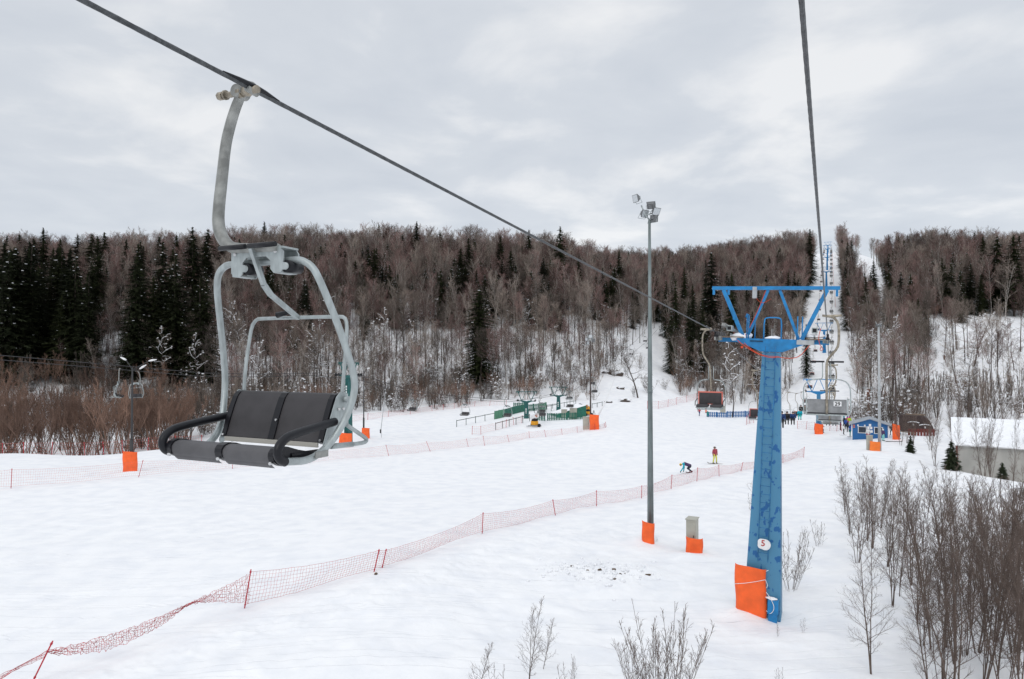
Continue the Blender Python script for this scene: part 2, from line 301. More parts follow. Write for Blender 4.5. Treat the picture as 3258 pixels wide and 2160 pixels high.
class MB:
    def __init__(s): s.v = []; s.f = []; s.sm = []
    def add(s, vs, fs, smooth=False):
        n = len(s.v); s.v += [tuple(map(float, p)) for p in vs]; s.f += [tuple(i + n for i in f) for f in fs]; s.sm += [smooth] * len(fs); return s
    def box(s, c, size, rot=None, taper=1.0):
        hx, hy, hz = [q / 2 for q in size]
        P = [Vector((x * hx * (taper if z > 0 else 1), y * hy * (taper if z > 0 else 1), z * hz)) for z in (-1, 1) for x, y in ((-1, -1), (1, -1), (1, 1), (-1, 1))]
        if rot: 
            m = rot if isinstance(rot, Matrix) else Matrix.Rotation(rot, 3, 'Z'); P = [m @ p for p in P]
        c = Vector([float(q) for q in c]); P = [p + c for p in P]
        return s.add(P, [(3, 2, 1, 0), (4, 5, 6, 7), (0, 1, 5, 4), (1, 2, 6, 5), (2, 3, 7, 6), (3, 0, 4, 7)])
    def bar(s, a, b, wd, ht, up=(0, 0, 1)):
        a = Vector([float(q) for q in a]); b = Vector([float(q) for q in b]); d = (b - a); L = d.length; d.normalize(); up = Vector(up)
        x = d.cross(up)
        if x.length < 1e-4: x = d.cross(Vector((0, 1, 0)))
        x.normalize(); z = x.cross(d)
        P = [a + x * i * wd / 2 + z * j * ht / 2 for i, j in ((-1, -1), (1, -1), (1, 1), (-1, 1))]; Q = [p + d * L for p in P]
        return s.add(P + Q, [(3, 2, 1, 0), (4, 5, 6, 7), (0, 1, 5, 4), (1, 2, 6, 5), (2, 3, 7, 6), (3, 0, 4, 7)])
    def tube(s, pts, r, n=10, smooth_path=0, cap=True, sq=1.0):
        P = [Vector([float(q) for q in p]) for p in pts]
        rs = list(r) if hasattr(r, '__len__') else [r] * len(P)
        for _ in range(smooth_path):
            Q = [P[0]]; q = [rs[0]]
            for i in range(len(P) - 1):
                Q += [P[i].lerp(P[i + 1], .25), P[i].lerp(P[i + 1], .75)]; q += [rs[i] * .75 + rs[i + 1] * .25, rs[i] * .25 + rs[i + 1] * .75]
            Q.append(P[-1]); q.append(rs[-1]); P, rs = Q, q
        T = []
        for i in range(len(P)):
            t = (P[min(i + 1, len(P) - 1)] - P[max(i - 1, 0)]); t.normalize(); T.append(t)
        up = Vector((0, 0, 1)) if abs(T[0].z) < .9 else Vector((1, 0, 0))
        x = T[0].cross(up).normalized(); vs = []
        for i, p in enumerate(P):
            x = (x - T[i] * x.dot(T[i])).normalized(); y = T[i].cross(x)
            for k in range(n):
                a = 2 * math.pi * k / n; vs.append(p + (x * math.cos(a) + y * math.sin(a) * sq) * rs[i])
        fs = [(i * n + k, i * n + (k + 1) % n, (i + 1) * n + (k + 1) % n, (i + 1) * n + k) for i in range(len(P) - 1) for k in range(n)]
        s.add(vs, fs, True)
        if cap:
            m = len(s.v) - len(vs); s.f.append(tuple(m + k for k in range(n))[::-1]); s.f.append(tuple(m + (len(P) - 1) * n + k for k in range(n))); s.sm += [False, False]
        return s
    def cyl(s, a, b, r, n=16): return s.tube([a, b], r, n)
    def prism(s, poly, axis_pt, t, ax='y'):
        "extrude a 2-D polygon (x,z) by thickness t about y=axis_pt, or (y,z) about x=axis_pt"
        n = len(poly)
        if ax == 'y': A_ = [(x, axis_pt - t / 2, z) for x, z in poly]; B_ = [(x, axis_pt + t / 2, z) for x, z in poly]
        elif ax == 'x': A_ = [(axis_pt - t / 2, x, z) for x, z in poly]; B_ = [(axis_pt + t / 2, x, z) for x, z in poly]
        else: A_ = [(x, z, axis_pt - t / 2) for x, z in poly]; B_ = [(x, z, axis_pt + t / 2) for x, z in poly]
        return s.add(A_ + B_, [tuple(range(n))[::-1], tuple(range(n, 2 * n))] + [(i, (i + 1) % n, (i + 1) % n + n, i + n) for i in range(n)])
    def grid(s, fn, nu, nv, smooth=True):
        vs = [fn(i / nu, j / nv) for j in range(nv + 1) for i in range(nu + 1)]
        return s.add(vs, [(j * (nu + 1) + i, j * (nu + 1) + i + 1, (j + 1) * (nu + 1) + i + 1, (j + 1) * (nu + 1) + i) for j in range(nv) for i in range(nu)], smooth)
    def blob(s, c, rx, ry, rz, seed=0, n=12, amp=.18):
        rg = random.Random(seed); ph = [rg.uniform(0, 6.28) for _ in range(6)]; vs = []; m = n // 2
        for j in range(m + 1):
            t = math.pi * j / m
            for i in range(n):
                a = 2 * math.pi * i / n; k = 1 + amp * (math.sin(2 * a + ph[0] + t) + .6 * math.sin(3 * a + ph[1]) * math.sin(2 * t + ph[2]) + .5 * math.sin(5 * t + ph[3]))
                if j in (0, m): k = 1
                vs.append((c[0] + rx * k * math.sin(t) * math.cos(a), c[1] + ry * k * math.sin(t) * math.sin(a), c[2] + rz * k * math.cos(t)))
        return s.add(vs, [(j * n + i, (j + 1) * n + i, (j + 1) * n + (i + 1) % n, j * n + (i + 1) % n) for j in range(m) for i in range(n)], True)
    def mesh(s, name, m):
        me = bpy.data.meshes.new(name); me.from_pydata(s.v, [], s.f); me.polygons.foreach_set('use_smooth', s.sm); me.materials.append(m); me.validate(); me.update(); return me
    def build(s, name, m, parent=None, loc=None, bevel=0):
        o = link(name, s.mesh(name, m), parent, loc)
        if bevel:
            b = o.modifiers.new('bevel', 'BEVEL'); b.width = bevel; b.segments = 2; b.limit_method = 'ANGLE'
        return o
def copy_tree(o, parent=None, skip=()):
    c = o.copy(); COL.objects.link(c); c.parent = parent
    for ch in o.children:
        if ch.name.split('.')[0] not in skip: copy_tree(ch, c, skip)
    return c
def text(name, body, size, m, parent, loc, rot, thick=.004):
    cu = bpy.data.curves.new('lettering_curve', 'FONT'); cu.body = body; cu.size = size; cu.extrude = thick; cu.align_x = 'CENTER'; cu.align_y = 'CENTER'; cu.offset = size * .012
    to = bpy.data.objects.new('lettering_tmp', cu); COL.objects.link(to); bpy.context.view_layer.update()
    me = bpy.data.meshes.new_from_object(to.evaluated_get(bpy.context.evaluated_depsgraph_get())); bpy.data.objects.remove(to); me.materials.clear(); me.materials.append(m)
    o = link(name, me, parent, loc); o.rotation_euler = rot; return o

# ------------------------------------------------------------------ ground sheet (one polar sheet, fine where it is seen)
az = np.concatenate([np.linspace(-180, -62, 60)[:-1], np.linspace(-62, -42, 41)[:-1], np.linspace(-42, 42, 701), np.linspace(42, 62, 41)[1:], np.linspace(62, 180, 60)[1:-1]]) * math.pi / 180
rr = np.concatenate([[.5, 3, 6], np.exp(np.linspace(math.log(9), math.log(62), 380)), np.exp(np.linspace(math.log(62), math.log(480), 230))[1:], [560, 700, 950, 1500]])
AZ, RR = np.meshgrid(az, rr); X = (RR * np.sin(AZ)).ravel(); Y = (RR * np.cos(AZ)).ravel(); Z = H(X, Y)
na, nr = len(az), len(rr); ii = np.arange(na); jj = np.arange(nr - 1)
I, J = np.meshgrid(ii, jj); I2 = (I + 1) % na
FQ = np.stack([J * na + I, (J + 1) * na + I, (J + 1) * na + I2, J * na + I2], -1).reshape(-1, 4)[:, ::-1]
tag(link('snow_ground', np_mesh('snow_ground', np.stack([X, Y, Z], 1), FQ, MT['ground'], smooth=True)), kind='structure')

# ------------------------------------------------------------------ main chairlift: rope
LATR, LATL = -.15, -3.85; LATC = (LATR + LATL) / 2
ROPE0 = lambda al: 2.08 - (al - 4.36) * .0646
TOW = [26.8, 118, 207, 310, 372, 406, 462]      # distances of the towers along the line
def tower_base(al): p = LA(LATC, al, 0); p[2] = h1(p[0], p[1]); return p
TARM = {26.8: .38, 118: -6.35, 207: 5.9}
for t in TOW[3:]: TARM[t] = tower_base(t)[2] + (6.4 if t < 460 else 4.6)
ROPEL = lambda al: 1.93 - (al - 3.7) * .0552
def rope_z(al, left=False):
    if al <= 26.8: return ROPEL(al) if left else ROPE0(al)
    ks = TOW; zs = [ROPEL(26.8) if left else ROPE0(26.8)] + [TARM[t] + .3 for t in TOW[1:]]
    for i in range(len(ks) - 1):
        if al <= ks[i + 1]:
            f = (al - ks[i]) / (ks[i + 1] - ks[i]); s = (ks[i + 1] - ks[i]) ** 2 / 7500 * 1.15
            return zs[i] * (1 - f) + zs[i + 1] * f - 4 * s * f * (1 - f)
    return zs[-1]
def make_rope(name, lat, label):
    V = []; F_ = []
    n = 36
    als = list(np.arange(-4, 12, .018)) + list(np.arange(12, 27, .25)) + list(np.arange(27, 462, 3.)) + [462]
    for i, al in enumerate(als):
        c = LA(lat, al, rope_z(al, lat == LATL)); tw = al / .19 * 2 * math.pi if al < 12 else 0
        lob = .10 if al < 12 else 0
        rad = .0165 if al < 60 else .0165 + min(.012, (al - 60) * .0001)
        for k in range(n):
            a = 2 * math.pi * k / n; rr_ = rad * (1 - lob + lob * 1.6 * abs(math.cos(3 * a + tw / 2)))
            V.append(c + Rd * math.cos(a) * rr_ + np.array([0, 0, 1]) * math.sin(a) * rr_)
    V = np.array(V); m = len(als); I, J = np.meshgrid(np.arange(n), np.arange(m - 1)); I2 = (I + 1) % n
    FQ = np.stack([J * n + I, (J + 1) * n + I, (J + 1) * n + I2, J * n + I2], -1).reshape(-1, 4)
    tag(link(name, np_mesh(name, V, FQ, MT['rope'], smooth=True)), label, 'cable', 'haul ropes of the blue chairlift')
make_rope('haul_rope', LATL, 'steel rope running from the top left corner past the big chair to the blue tower')
make_rope('haul_rope', LATR, 'steel rope dropping steeply from the top edge at right to the blue tower')

# ------------------------------------------------------------------ the big empty chair (local x across, y along the line, z down from the rope)
def u_path(side): return [(side * .0, .12, -1.26)]
def make_chair_a(detail=True, zoff=0):
    g = (lambda k: k)
    root = empty('chairlift_chair')
    m = MB()   # grip and shaft
    m.tube([(-.30, 0, -.005), (-.05, 0, -.015), (.06, 0, -.01)], [.022, .024, .028], 14)
    m.tube([(-.335, 0, -.004), (-.29, 0, -.005)], .030, 6); m.tube([(-.27, 0, -.004), (-.255, 0, -.005)], .036, 14)
    m.tube([(-.13, 0, -.01), (-.09, 0, -.01)], .038, 14); m.tube([(-.07, 0, -.01), (-.03, .0, -.01), (.0, .0, -.005)], [.034, .040, .02], 12)
    m.build('grip_shaft', MT['brass'], root)
    m = MB(); m.tube([(.01, -.27, .030), (.01, -.12, .022), (.01, 0, .016), (.01, .12, .010), (.01, .27, -.002)], [.004, .022, .030, .022, .004], 12, sq=.8)
    m.build('grip_taper', MT['black'], root)
    m = MB(); m.tube([(.004, -.055, .022), (.004, 0, .024), (.004, .055, .014)], [.020, .028, .020], 10); m.tube([(.004, -.05, -.01), (.004, .05, -.018)], .028, 10)
    m.build('grip_jaw', MT['galv2'], root)
    m = MB()   # hanger: boxy oval tube bowed outwards
    m.tube([(-.115, .03, .035), (-.155, .035, -.03), (-.205, .04, -.10), (-.27, .05, -.22), (-.315, .05, -.36), (-.345, .05, -.58), (-.385, .05, -.86), (-.385, .05, -.97), (-.345, .05, -1.07), (-.26, .05, -1.145), (-.13, .05, -1.165), (.06, .05, -1.17), (.22, .05, -1.18)],
           [.033, .036, .038, .040, .040, .042, .044, .046, .047, .046, .040, .036, .032], 8, 2)
    m.tube([(-.13, -.035, .0), (-.13, .075, .0)], .047, 16); m.build('hanger', MT['galv2'], root)
    m = MB()   # clamp bracket with two hooks
    for yy in (.045, .20):
        m.prism([(-.235, -1.17), (.24, -1.165), (.275, -1.21), (.275, -1.335), (.25, -1.36), (.185, -1.36), (.155, -1.33), (.155, -1.27), (.11, -1.235), (-.08, -1.235), (-.12, -1.27), (-.12, -1.345), (-.15, -1.375), (-.205, -1.375), (-.235, -1.345)], yy, .012, 'y')
    m.box((.02, .12, -1.175), (.5, .16, .014)); m.box((-.19, .12, -1.365), (.08, .15, .012)); m.box((.225, .12, -1.355), (.08, .15, .012))
    br = m.build('clamp_bracket', MT['galv'], root)
    for x in (-.195, .205): b = MB(); b.tube([(x, .03, -1.205), (x, .05, -1.205)], .014, 6); b.build('bolt', MT['chrome'], br)
    m = MB()
    for x in (-.105, .29): m.tube([(x, .052, -1.315), (x, .19, -1.315)], .045, 14)
    m.build('rubber_bush', MT['black'], br)
    for x in (-.105, .29):
        m = MB(); m.tube([(x, .03, -1.315), (x, .21, -1.315)], .027, 12); m.build('pin', MT['galv'], br)
    m = MB()   # hoop frame: top bar, two bends, sides, curved under the seat
    rhs = [(.515, .155, -1.42), (.555, .21, -1.58), (.59, .265, -1.74), (.625, .32, -1.92), (.65, .36, -2.07), (.66, .375, -2.18), (.65, .36, -2.29), (.62, .32, -2.42), (.58, .25, -2.55), (.555, .15, -2.64), (.55, .0, -2.69), (.55, -.21, -2.665)]
    # same side frame on both sides
    top = [(-.38, .12, -1.265), (-.30, .12, -1.262), (0, .12, -1.265), (.30, .12, -1.262), (.38, .12, -1.268), (.47, .13, -1.32)]
    path = [(-x, y, z) for x, y, z in rhs[::-1]] + [(-.47, .13, -1.32)] + top + rhs
    m.tube(path, .0262, 14, 2); fr = m.build('frame', MT['galv'], root)
    for x in (.585, -.585): b = MB(); b.box((x, .10, -2.655), (.01, .13, .045)); b.build('clamp_plate', MT['galv2'], fr)
    m = MB(); m.bar((-.52, -.03, -2.685), (.55, -.03, -2.685), .03, .03); m.bar((-.5, .12, -2.66), (.5, .12, -2.66), .03, .03); m.prism([(-.5, -2.695), (.505, -2.695), (.505, -2.66), (-.5, -2.66)], -.19, .02, 'y')
    m.build('seat_rail', MT['galv'], root)
    # backrest: one wrapped panel with three dark ribs
    prof = [(.215, -2.592), (.235, -2.54), (.265, -2.45), (.30, -2.36), (.335, -2.285), (.365, -2.252), (.395, -2.245), (.425, -2.262), (.44, -2.295)]
    def bp(t):
        k = t * (len(prof) - 1); i = min(int(k), len(prof) - 2); f = k - i; return prof[i][0] * (1 - f) + prof[i + 1][0] * f, prof[i][1] * (1 - f) + prof[i + 1][1] * f
    m = MB()
    for x0, x1 in ((-.47, -.028), (.028, .455)):
        def fn(u, v, x0=x0, x1=x1):
            y, z = bp(v); d = .014 * math.sin(math.pi * u) ** .6 * math.sin(math.pi * min(1, v * 1.35)) ; return (x0 + (x1 - x0) * u, y + d, z)
        m.grid(fn, 16, 24)
        m.grid(lambda u, v, f=fn: (lambda q: (q[0], q[1] + .03 - .02 * v, q[2] - .012))(f(1 - u, v)), 16, 24)
    bk = m.build('backrest', MT['vinyl'], root)
    for x0, x1 in ((-.515, -.468), (-.030, .030), (.453, .50)):
        m = MB(); pr = [(y - .012, z) for y, z in prof] + [(y + .028, z - .018) for y, z in prof[::-1]]
        m.prism(pr, (x0 + x1) / 2, x1 - x0, 'x'); m.build('backrest_rib', MT['blackp'], bk)
    for x, k in ((-.49, .88), (-.49, .03), (.015, .25), (.478, .04)):
        y, z = bp(k); m = MB(); m.tube([(x, y - .024, z), (x, y - .010, z)], .0085, 8); m.build('rivet', MT['chrome'], bk)
    m = MB(); m.box((-.005, .205, -2.612), (.93, .012, .034)); m.build('trim_strip', MT['strip'], bk)
    # side plates
    for s in (-1, 1):
        m = MB(); m.prism([(.43, -2.245), (.47, -2.25), (.465, -2.36), (.42, -2.45), (.36, -2.53), (.27, -2.62), (.20, -2.66), (.19, -2.62), (.23, -2.52), (.29, -2.38), (.34, -2.27), (.38, -2.235)], s * .515, .008, 'x')
        sp = m.build('side_plate', MT['galv'], root)
        for y, z in ((.36, -2.36), (.27, -2.58), (.32, -2.47), (.41, -2.36)): b = MB(); b.tube([(s * .512, y, z), (s * .53, y, z)], .010, 8); b.build('bolt', MT['chrome'], sp)
        m = MB(); m.tube([(s * .47, .405, -2.29), (s * .50, .405, -2.29)], .032, 16); m.tube([(s * .50, .43, -2.29), (s * .555, .43, -2.29)], .024, 12); m.tube([(s * .49, .43, -2.29), (s * .51, .43, -2.29)], .034, 12); m.build('pivot', MT['galv'], sp)
    # seat: two padded rolls in front + flat seat
    sprof = [(-.235, -2.690), (-.262, -2.668), (-.272, -2.635), (-.268, -2.610), (-.248, -2.586), (-.205, -2.573), (-.15, -2.582), (-.05, -2.615), (.08, -2.648), (.19, -2.66)]
    def sq_(t):
        k = t * (len(sprof) - 1); i = min(int(k), len(sprof) - 2); f = k - i; return sprof[i][0] * (1 - f) + sprof[i + 1][0] * f, sprof[i][1] * (1 - f) + sprof[i + 1][1] * f
    m = MB()
    for x0, x1 in ((-.475, -.03), (.03, .46)):
        fn = lambda u, v, x0=x0, x1=x1: (lambda q: (x0 + (x1 - x0) * u, q[0] + .004 * math.sin(math.pi * u), q[1]))(sq_(v))
        m.grid(fn, 10, 24); m.grid(lambda u, v, f=fn: (lambda q: (q[0], q[1] + .02, q[2] - .025))(f(1 - u, v)), 10, 24)
    st = m.build('seat', MT['vinyl2'], root)
    for x0, x1 in ((-.52, -.473), (-.032, .032), (.458, .505)):
        m = MB(); m.prism([(y - .010 if i < 6 else y, z + .008) for i, (y, z) in enumerate(sprof)] + [(.19, -2.685), (-.12, -2.685), (-.20, -2.70)], (x0 + x1) / 2, x1 - x0, 'x'); m.build('seat_rib', MT['blackp'], st)
    for x in (-.49, 0, .48): m = MB(); m.tube([(x, -.288, -2.672), (x, -.25, -2.672)], .0105, 8); m.build('rivet', MT['chrome'], st)
    # armrests: black foam tubes
    for s in (-1, 1):
        m = MB(); m.tube([(s * .545, .29, -2.445), (s * .55, .08, -2.465), (s * .55, -.12, -2.487), (s * .55, -.215, -2.505), (s * .55, -.275, -2.55), (s * .55, -.29, -2.60), (s * .55, -.265, -2.645), (s * .55, -.215, -2.668)], .0305, 14, 2)
        m.build('armrest', MT['black'], root)
    m = MB(); m.tube([(.47, .19, -2.655), (.50, -.12, -2.64)], .018, 10); m.build('seat_bar', MT['black'], root)
    # raised restraint bar behind the backrest, with centre arm and footrest
    m = MB(); m.tube([(-.50, .42, -2.30), (-.50, .43, -2.10), (-.50, .47, -1.86), (-.49, .49, -1.72), (-.45, .50, -1.665), (-.38, .50, -1.66), (.38, .50, -1.66), (.46, .50, -1.665), (.49, .49, -1.72), (.50, .47, -1.86), (.50, .44, -2.10), (.50, .42, -2.30)], .0145, 10, 1)
    m.bar((0, .0, -1.16), (0, .13, -1.43), .032, .032); m.bar((0, .13, -1.43), (0, .20, -1.50), .034, .034); m.bar((0, .20, -1.50), (0, .50, -1.665), .032, .032)
    sb = m.build('safety_bar', MT['galv'], root)
    m = MB(); m.tube([(-.06, .455, -1.62), (-.12, .45, -1.63), (-.17, .445, -1.64)], [.014, .020, .026], 10); m.build('knob', MT['blackp'], sb)
    for s in (-1, 1):
        m = MB(); m.tube([(s * .015, -.035, -1.165), (s * .275, -.035, -1.165)], .019, 8); m.build('grip_sleeve', MT['black'], sb)
    for s in (.5, -.5):
        m = MB(); m.tube([(s, .42, -2.30), (s, .47, -2.40), (s, .48, -2.50)], .014, 10); m.tube([(s, .48, -2.49), (s, .60, -2.555), (s, .705, -2.61), (s, .73, -2.635), (s, .70, -2.65), (s, .55, -2.645), (s, .45, -2.64)], .016, 10, 1); m.tube([(s, .55, -2.645), (s, .30, -2.63)], .021, 10); m.build('footrest', MT['galv'], root)
    return root
CH = make_chair_a()
CH.location = Vector(LA(LATL, 3.70, 1.93)); CH.rotation_euler = (0, 0, -TH)
tag(CH, 'big empty two-seat chair with charcoal seat and black armrests hanging in the left foreground', 'chairlift chair')

# ------------------------------------------------------------------ older type of chair on the blue lift (seen from the back at right, from the front at left)
def make_chair_b(front, num=None):
    root = empty('chairlift_chair'); s = 1 if not front else -1
    m = MB(); m.tube([(-.10, 0, -.0), (.05, 0, -.02), (.16, 0, -.03), (.33, 0, -.01), (.40, 0, -.01)], [.03, .04, .05, .032, .036], 8)
    m.build('grip', MT['brass'], root)
    if s < 0:
        for v in root.children[0].data.vertices: v.co.x *= -1
    m = MB(); m.tube([(s * .14, 0, -.03), (s * .27, 0, -.14), (s * .32, 0, -.32), (s * .32, 0, -.70), (s * .28, 0, -.92), (s * .10, .0, -1.13), (s * .01, 0.0, -1.28), (0, .02, -1.5), (0, .25, -2.1), (0, .30, -2.72)] if front else
                     [(.14, 0, -.03), (.27, 0, -.14), (.32, 0, -.32), (.32, 0, -.70), (.28, 0, -.92), (.10, 0, -1.13), (.01, 0, -1.28), (0, -.02, -1.5), (0, -.06, -2.1), (0, -.07, -2.74)], .034, 8, 1)
    m.build('hanger', MT['brass'], root)
    yb = .22 if front else -.02; yf = -.28 if front else .48; k = -1 if front else 1
    m = MB()
    hoop = [(-.57, yb, -2.74), (-.60, yb, -2.62), (-.60, yb, -2.25), (-.585, yb, -1.96), (-.44, yb, -1.80), (-.13, yb, -1.775)]
    m.tube(hoop, .017, 8, 1); m.tube([(-x, y, z) for x, y, z in hoop], .017, 8, 1)
    m.tube([(-.57, yb, -2.74), (-.52, yb, -2.775), (.52, yb, -2.775), (.57, yb, -2.74)], .02, 8); m.tube([(-.5, yb, -2.70), (-.5, yf, -2.78), (.5, yf, -2.78), (.5, yb, -2.70)], .018, 8)
    m.tube([(-.60, yb, -2.40), (-.57, yb, -2.33), (-.53, yb, -2.33)], .014, 6); m.tube([(.60, yb, -2.40), (.57, yb, -2.33), (.53, yb, -2.33)], .014, 6)
    m.build('frame', MT['galv'], root)
    m = MB()
    for x in (-.1, .1): m.tube([(x * 1.3, yb, -1.80), (x, yb, -1.70), (x, yb, -1.30)], .014, 8)
    sb = m.build('safety_bar', MT['galv'], root)
    if not front:
        m = MB(); m.tube([(-.42, yb, -1.29), (-.05, yb, -1.29)], .024, 8); m.tube([(.05, yb, -1.295), (.44, yb, -1.295)], .024, 8); m.build('grip_sleeve', MT['black'], sb)
        for x0, x1 in ((-.50, -.03), (.03, .50)):
            m = MB(); m.box(((x0 + x1) / 2, yb + .03, -2.52), (x1 - x0, .03, .36)); m.box(((x0 + x1) / 2, yb + .005, -2.35), (x1 - x0, .02, .02)); m.box(((x0 + x1) / 2, yb + .005, -2.70), (x1 - x0, .02, .02)); m.build('back_panel', MT['panel'], root, bevel=.006)
        for x in (-.525, 0, .525): m = MB(); m.box((x, yb + .02, -2.53), (.035, .05, .44)); m.build('back_post', MT['galv'], root)
        m = MB(); m.box((0, .25, -2.74), (1.04, .45, .05)); m.build('seat', MT['vinyl2'], root, bevel=.015)
    else:
        m = MB(); m.box((0, .05, -2.42), (.94, .04, .40)); bk = m.build('backrest', MT['vinyl'], root, bevel=.012)
        m = MB(); m.box((0, .06, -2.20), (1.04, .05, .045)); m.box((-.495, .06, -2.42), (.045, .05, .42)); m.box((.495, .06, -2.42), (.045, .05, .42)); m.box((0, .0, -2.615), (.22, .03, .02)); m.build('trim', MT['pink'], bk)
        for x in (-.29, .29):
            m = MB(); m.box((x, -.12, -2.66), (.50, .40, .09)); m.build('seat', MT['vinyl'], root, bevel=.03)
        m = MB(); m.tube([(-.56, yf, -2.72), (.56, yf, -2.72)], .02, 8); m.box((0, -.2, -2.76), (.16, .2, .06)); m.build('seat_rail', MT['galv'], root)
        for x in (-.58, .58):
            m = MB(); m.tube([(x, yb, -2.45), (x, .0, -2.47), (x, -.25, -2.52), (x, -.28, -2.66)], .018, 8); m.build('armrest', MT['black'], root)
    if num:
        m = MB(); m.box((.27, yb - .0, -2.46), (.20, .012, .135)); pl = m.build('number_plate', MT['white'], root, bevel=.02)
        text('number', num, .145, MT['blackt'], pl, (.27, yb - .012, -2.465), (R(90), 0, 0))
    return root
cb = make_chair_b(False, '29'); cb.location = Vector(LA(LATR, 21.0, rope_z(21.0))); cb.rotation_euler = (0, 0, -TH)
tag(cb, 'empty chair with grey back panels and number plate 29 hanging right of the blue tower', 'chairlift chair')
cb28 = make_chair_b(False, '28'); cb28.location = Vector(LA(LATR, 37.3, rope_z(37.3))); cb28.rotation_euler = (0, 0, -TH)
tag(cb28, 'smaller grey-backed empty chair seen just below chair 29', 'chairlift chair')
cf = make_chair_b(True); cf.location = Vector(LA(LATL, 24.4, rope_z(24.4, True))); cf.rotation_euler = (0, 0, -TH); cf.scale = (.80, 1, 1)
tag(cf, 'empty chair with salmon pink trim round a black backrest hanging left of the blue tower', 'chairlift chair')
cbp = None
LEFT_AL = [40.7, 57, 73.3, 89.6, 106]; RIGHT_AL = [53.6, 69.9, 86.2, 102.5]
LCH = {40.7: 'empty chair with dark seat half hidden behind the blue tower column',
       57: 'chair mostly hidden behind the blue column just above the blue picket fence',
       73.3: 'salmon-trimmed chair with two riders right of the blue column',
       89.6: 'chair carrying the rider in teal clothes beyond the blue column',
       106: 'chair carrying two dark-clad riders seen beside the second blue tower'}
for al in LEFT_AL:
    c = copy_tree(cf); c.location = Vector(LA(LATL, al, rope_z(al))); tag(c, LCH[al], 'chairlift chair', 'chairs on the left rope of the blue lift')
# uphill copies
k = 0
al = 122.3
while al < 455:
    for lat, src, side in ((LATL, cf, 'left'), (LATR, cb28, 'right')):
        c = copy_tree(src); a2 = al if lat == LATL else al - 3.4
        c.location = Vector(LA(lat, a2, rope_z(a2)))
        for ch in list(c.children):
            if ch.name.startswith('number_plate'):
                for q in list(ch.children): bpy.data.objects.remove(q)
                bpy.data.objects.remove(ch)
        tag(c, 'small empty chair on the left rope high up the cleared hill line' if side == 'left' else 'small chair with dark riders on the right rope climbing the cleared hill line', 'chairlift chair', 'far chairs on the %s rope up the hill' % side)
    al += 16.3
for al in RIGHT_AL:
    c = copy_tree(cb28); c.location = Vector(LA(LATR, al, rope_z(al)))
    for ch in list(c.children):
        if ch.name.startswith('number_plate'):
            for q in list(ch.children): bpy.data.objects.remove(q)
            bpy.data.objects.remove(ch)
    tag(c, {53.6: 'grey-backed chair on the right rope second beyond chair 29', 69.9: 'grey-backed chair on the right rope third beyond chair 29', 86.2: 'grey-backed chair on the right rope in front of the second blue tower', 102.5: 'grey-backed chair on the right rope beside the arm of the second blue tower'}[al], 'chairlift chair', 'chairs on the right rope of the blue lift')

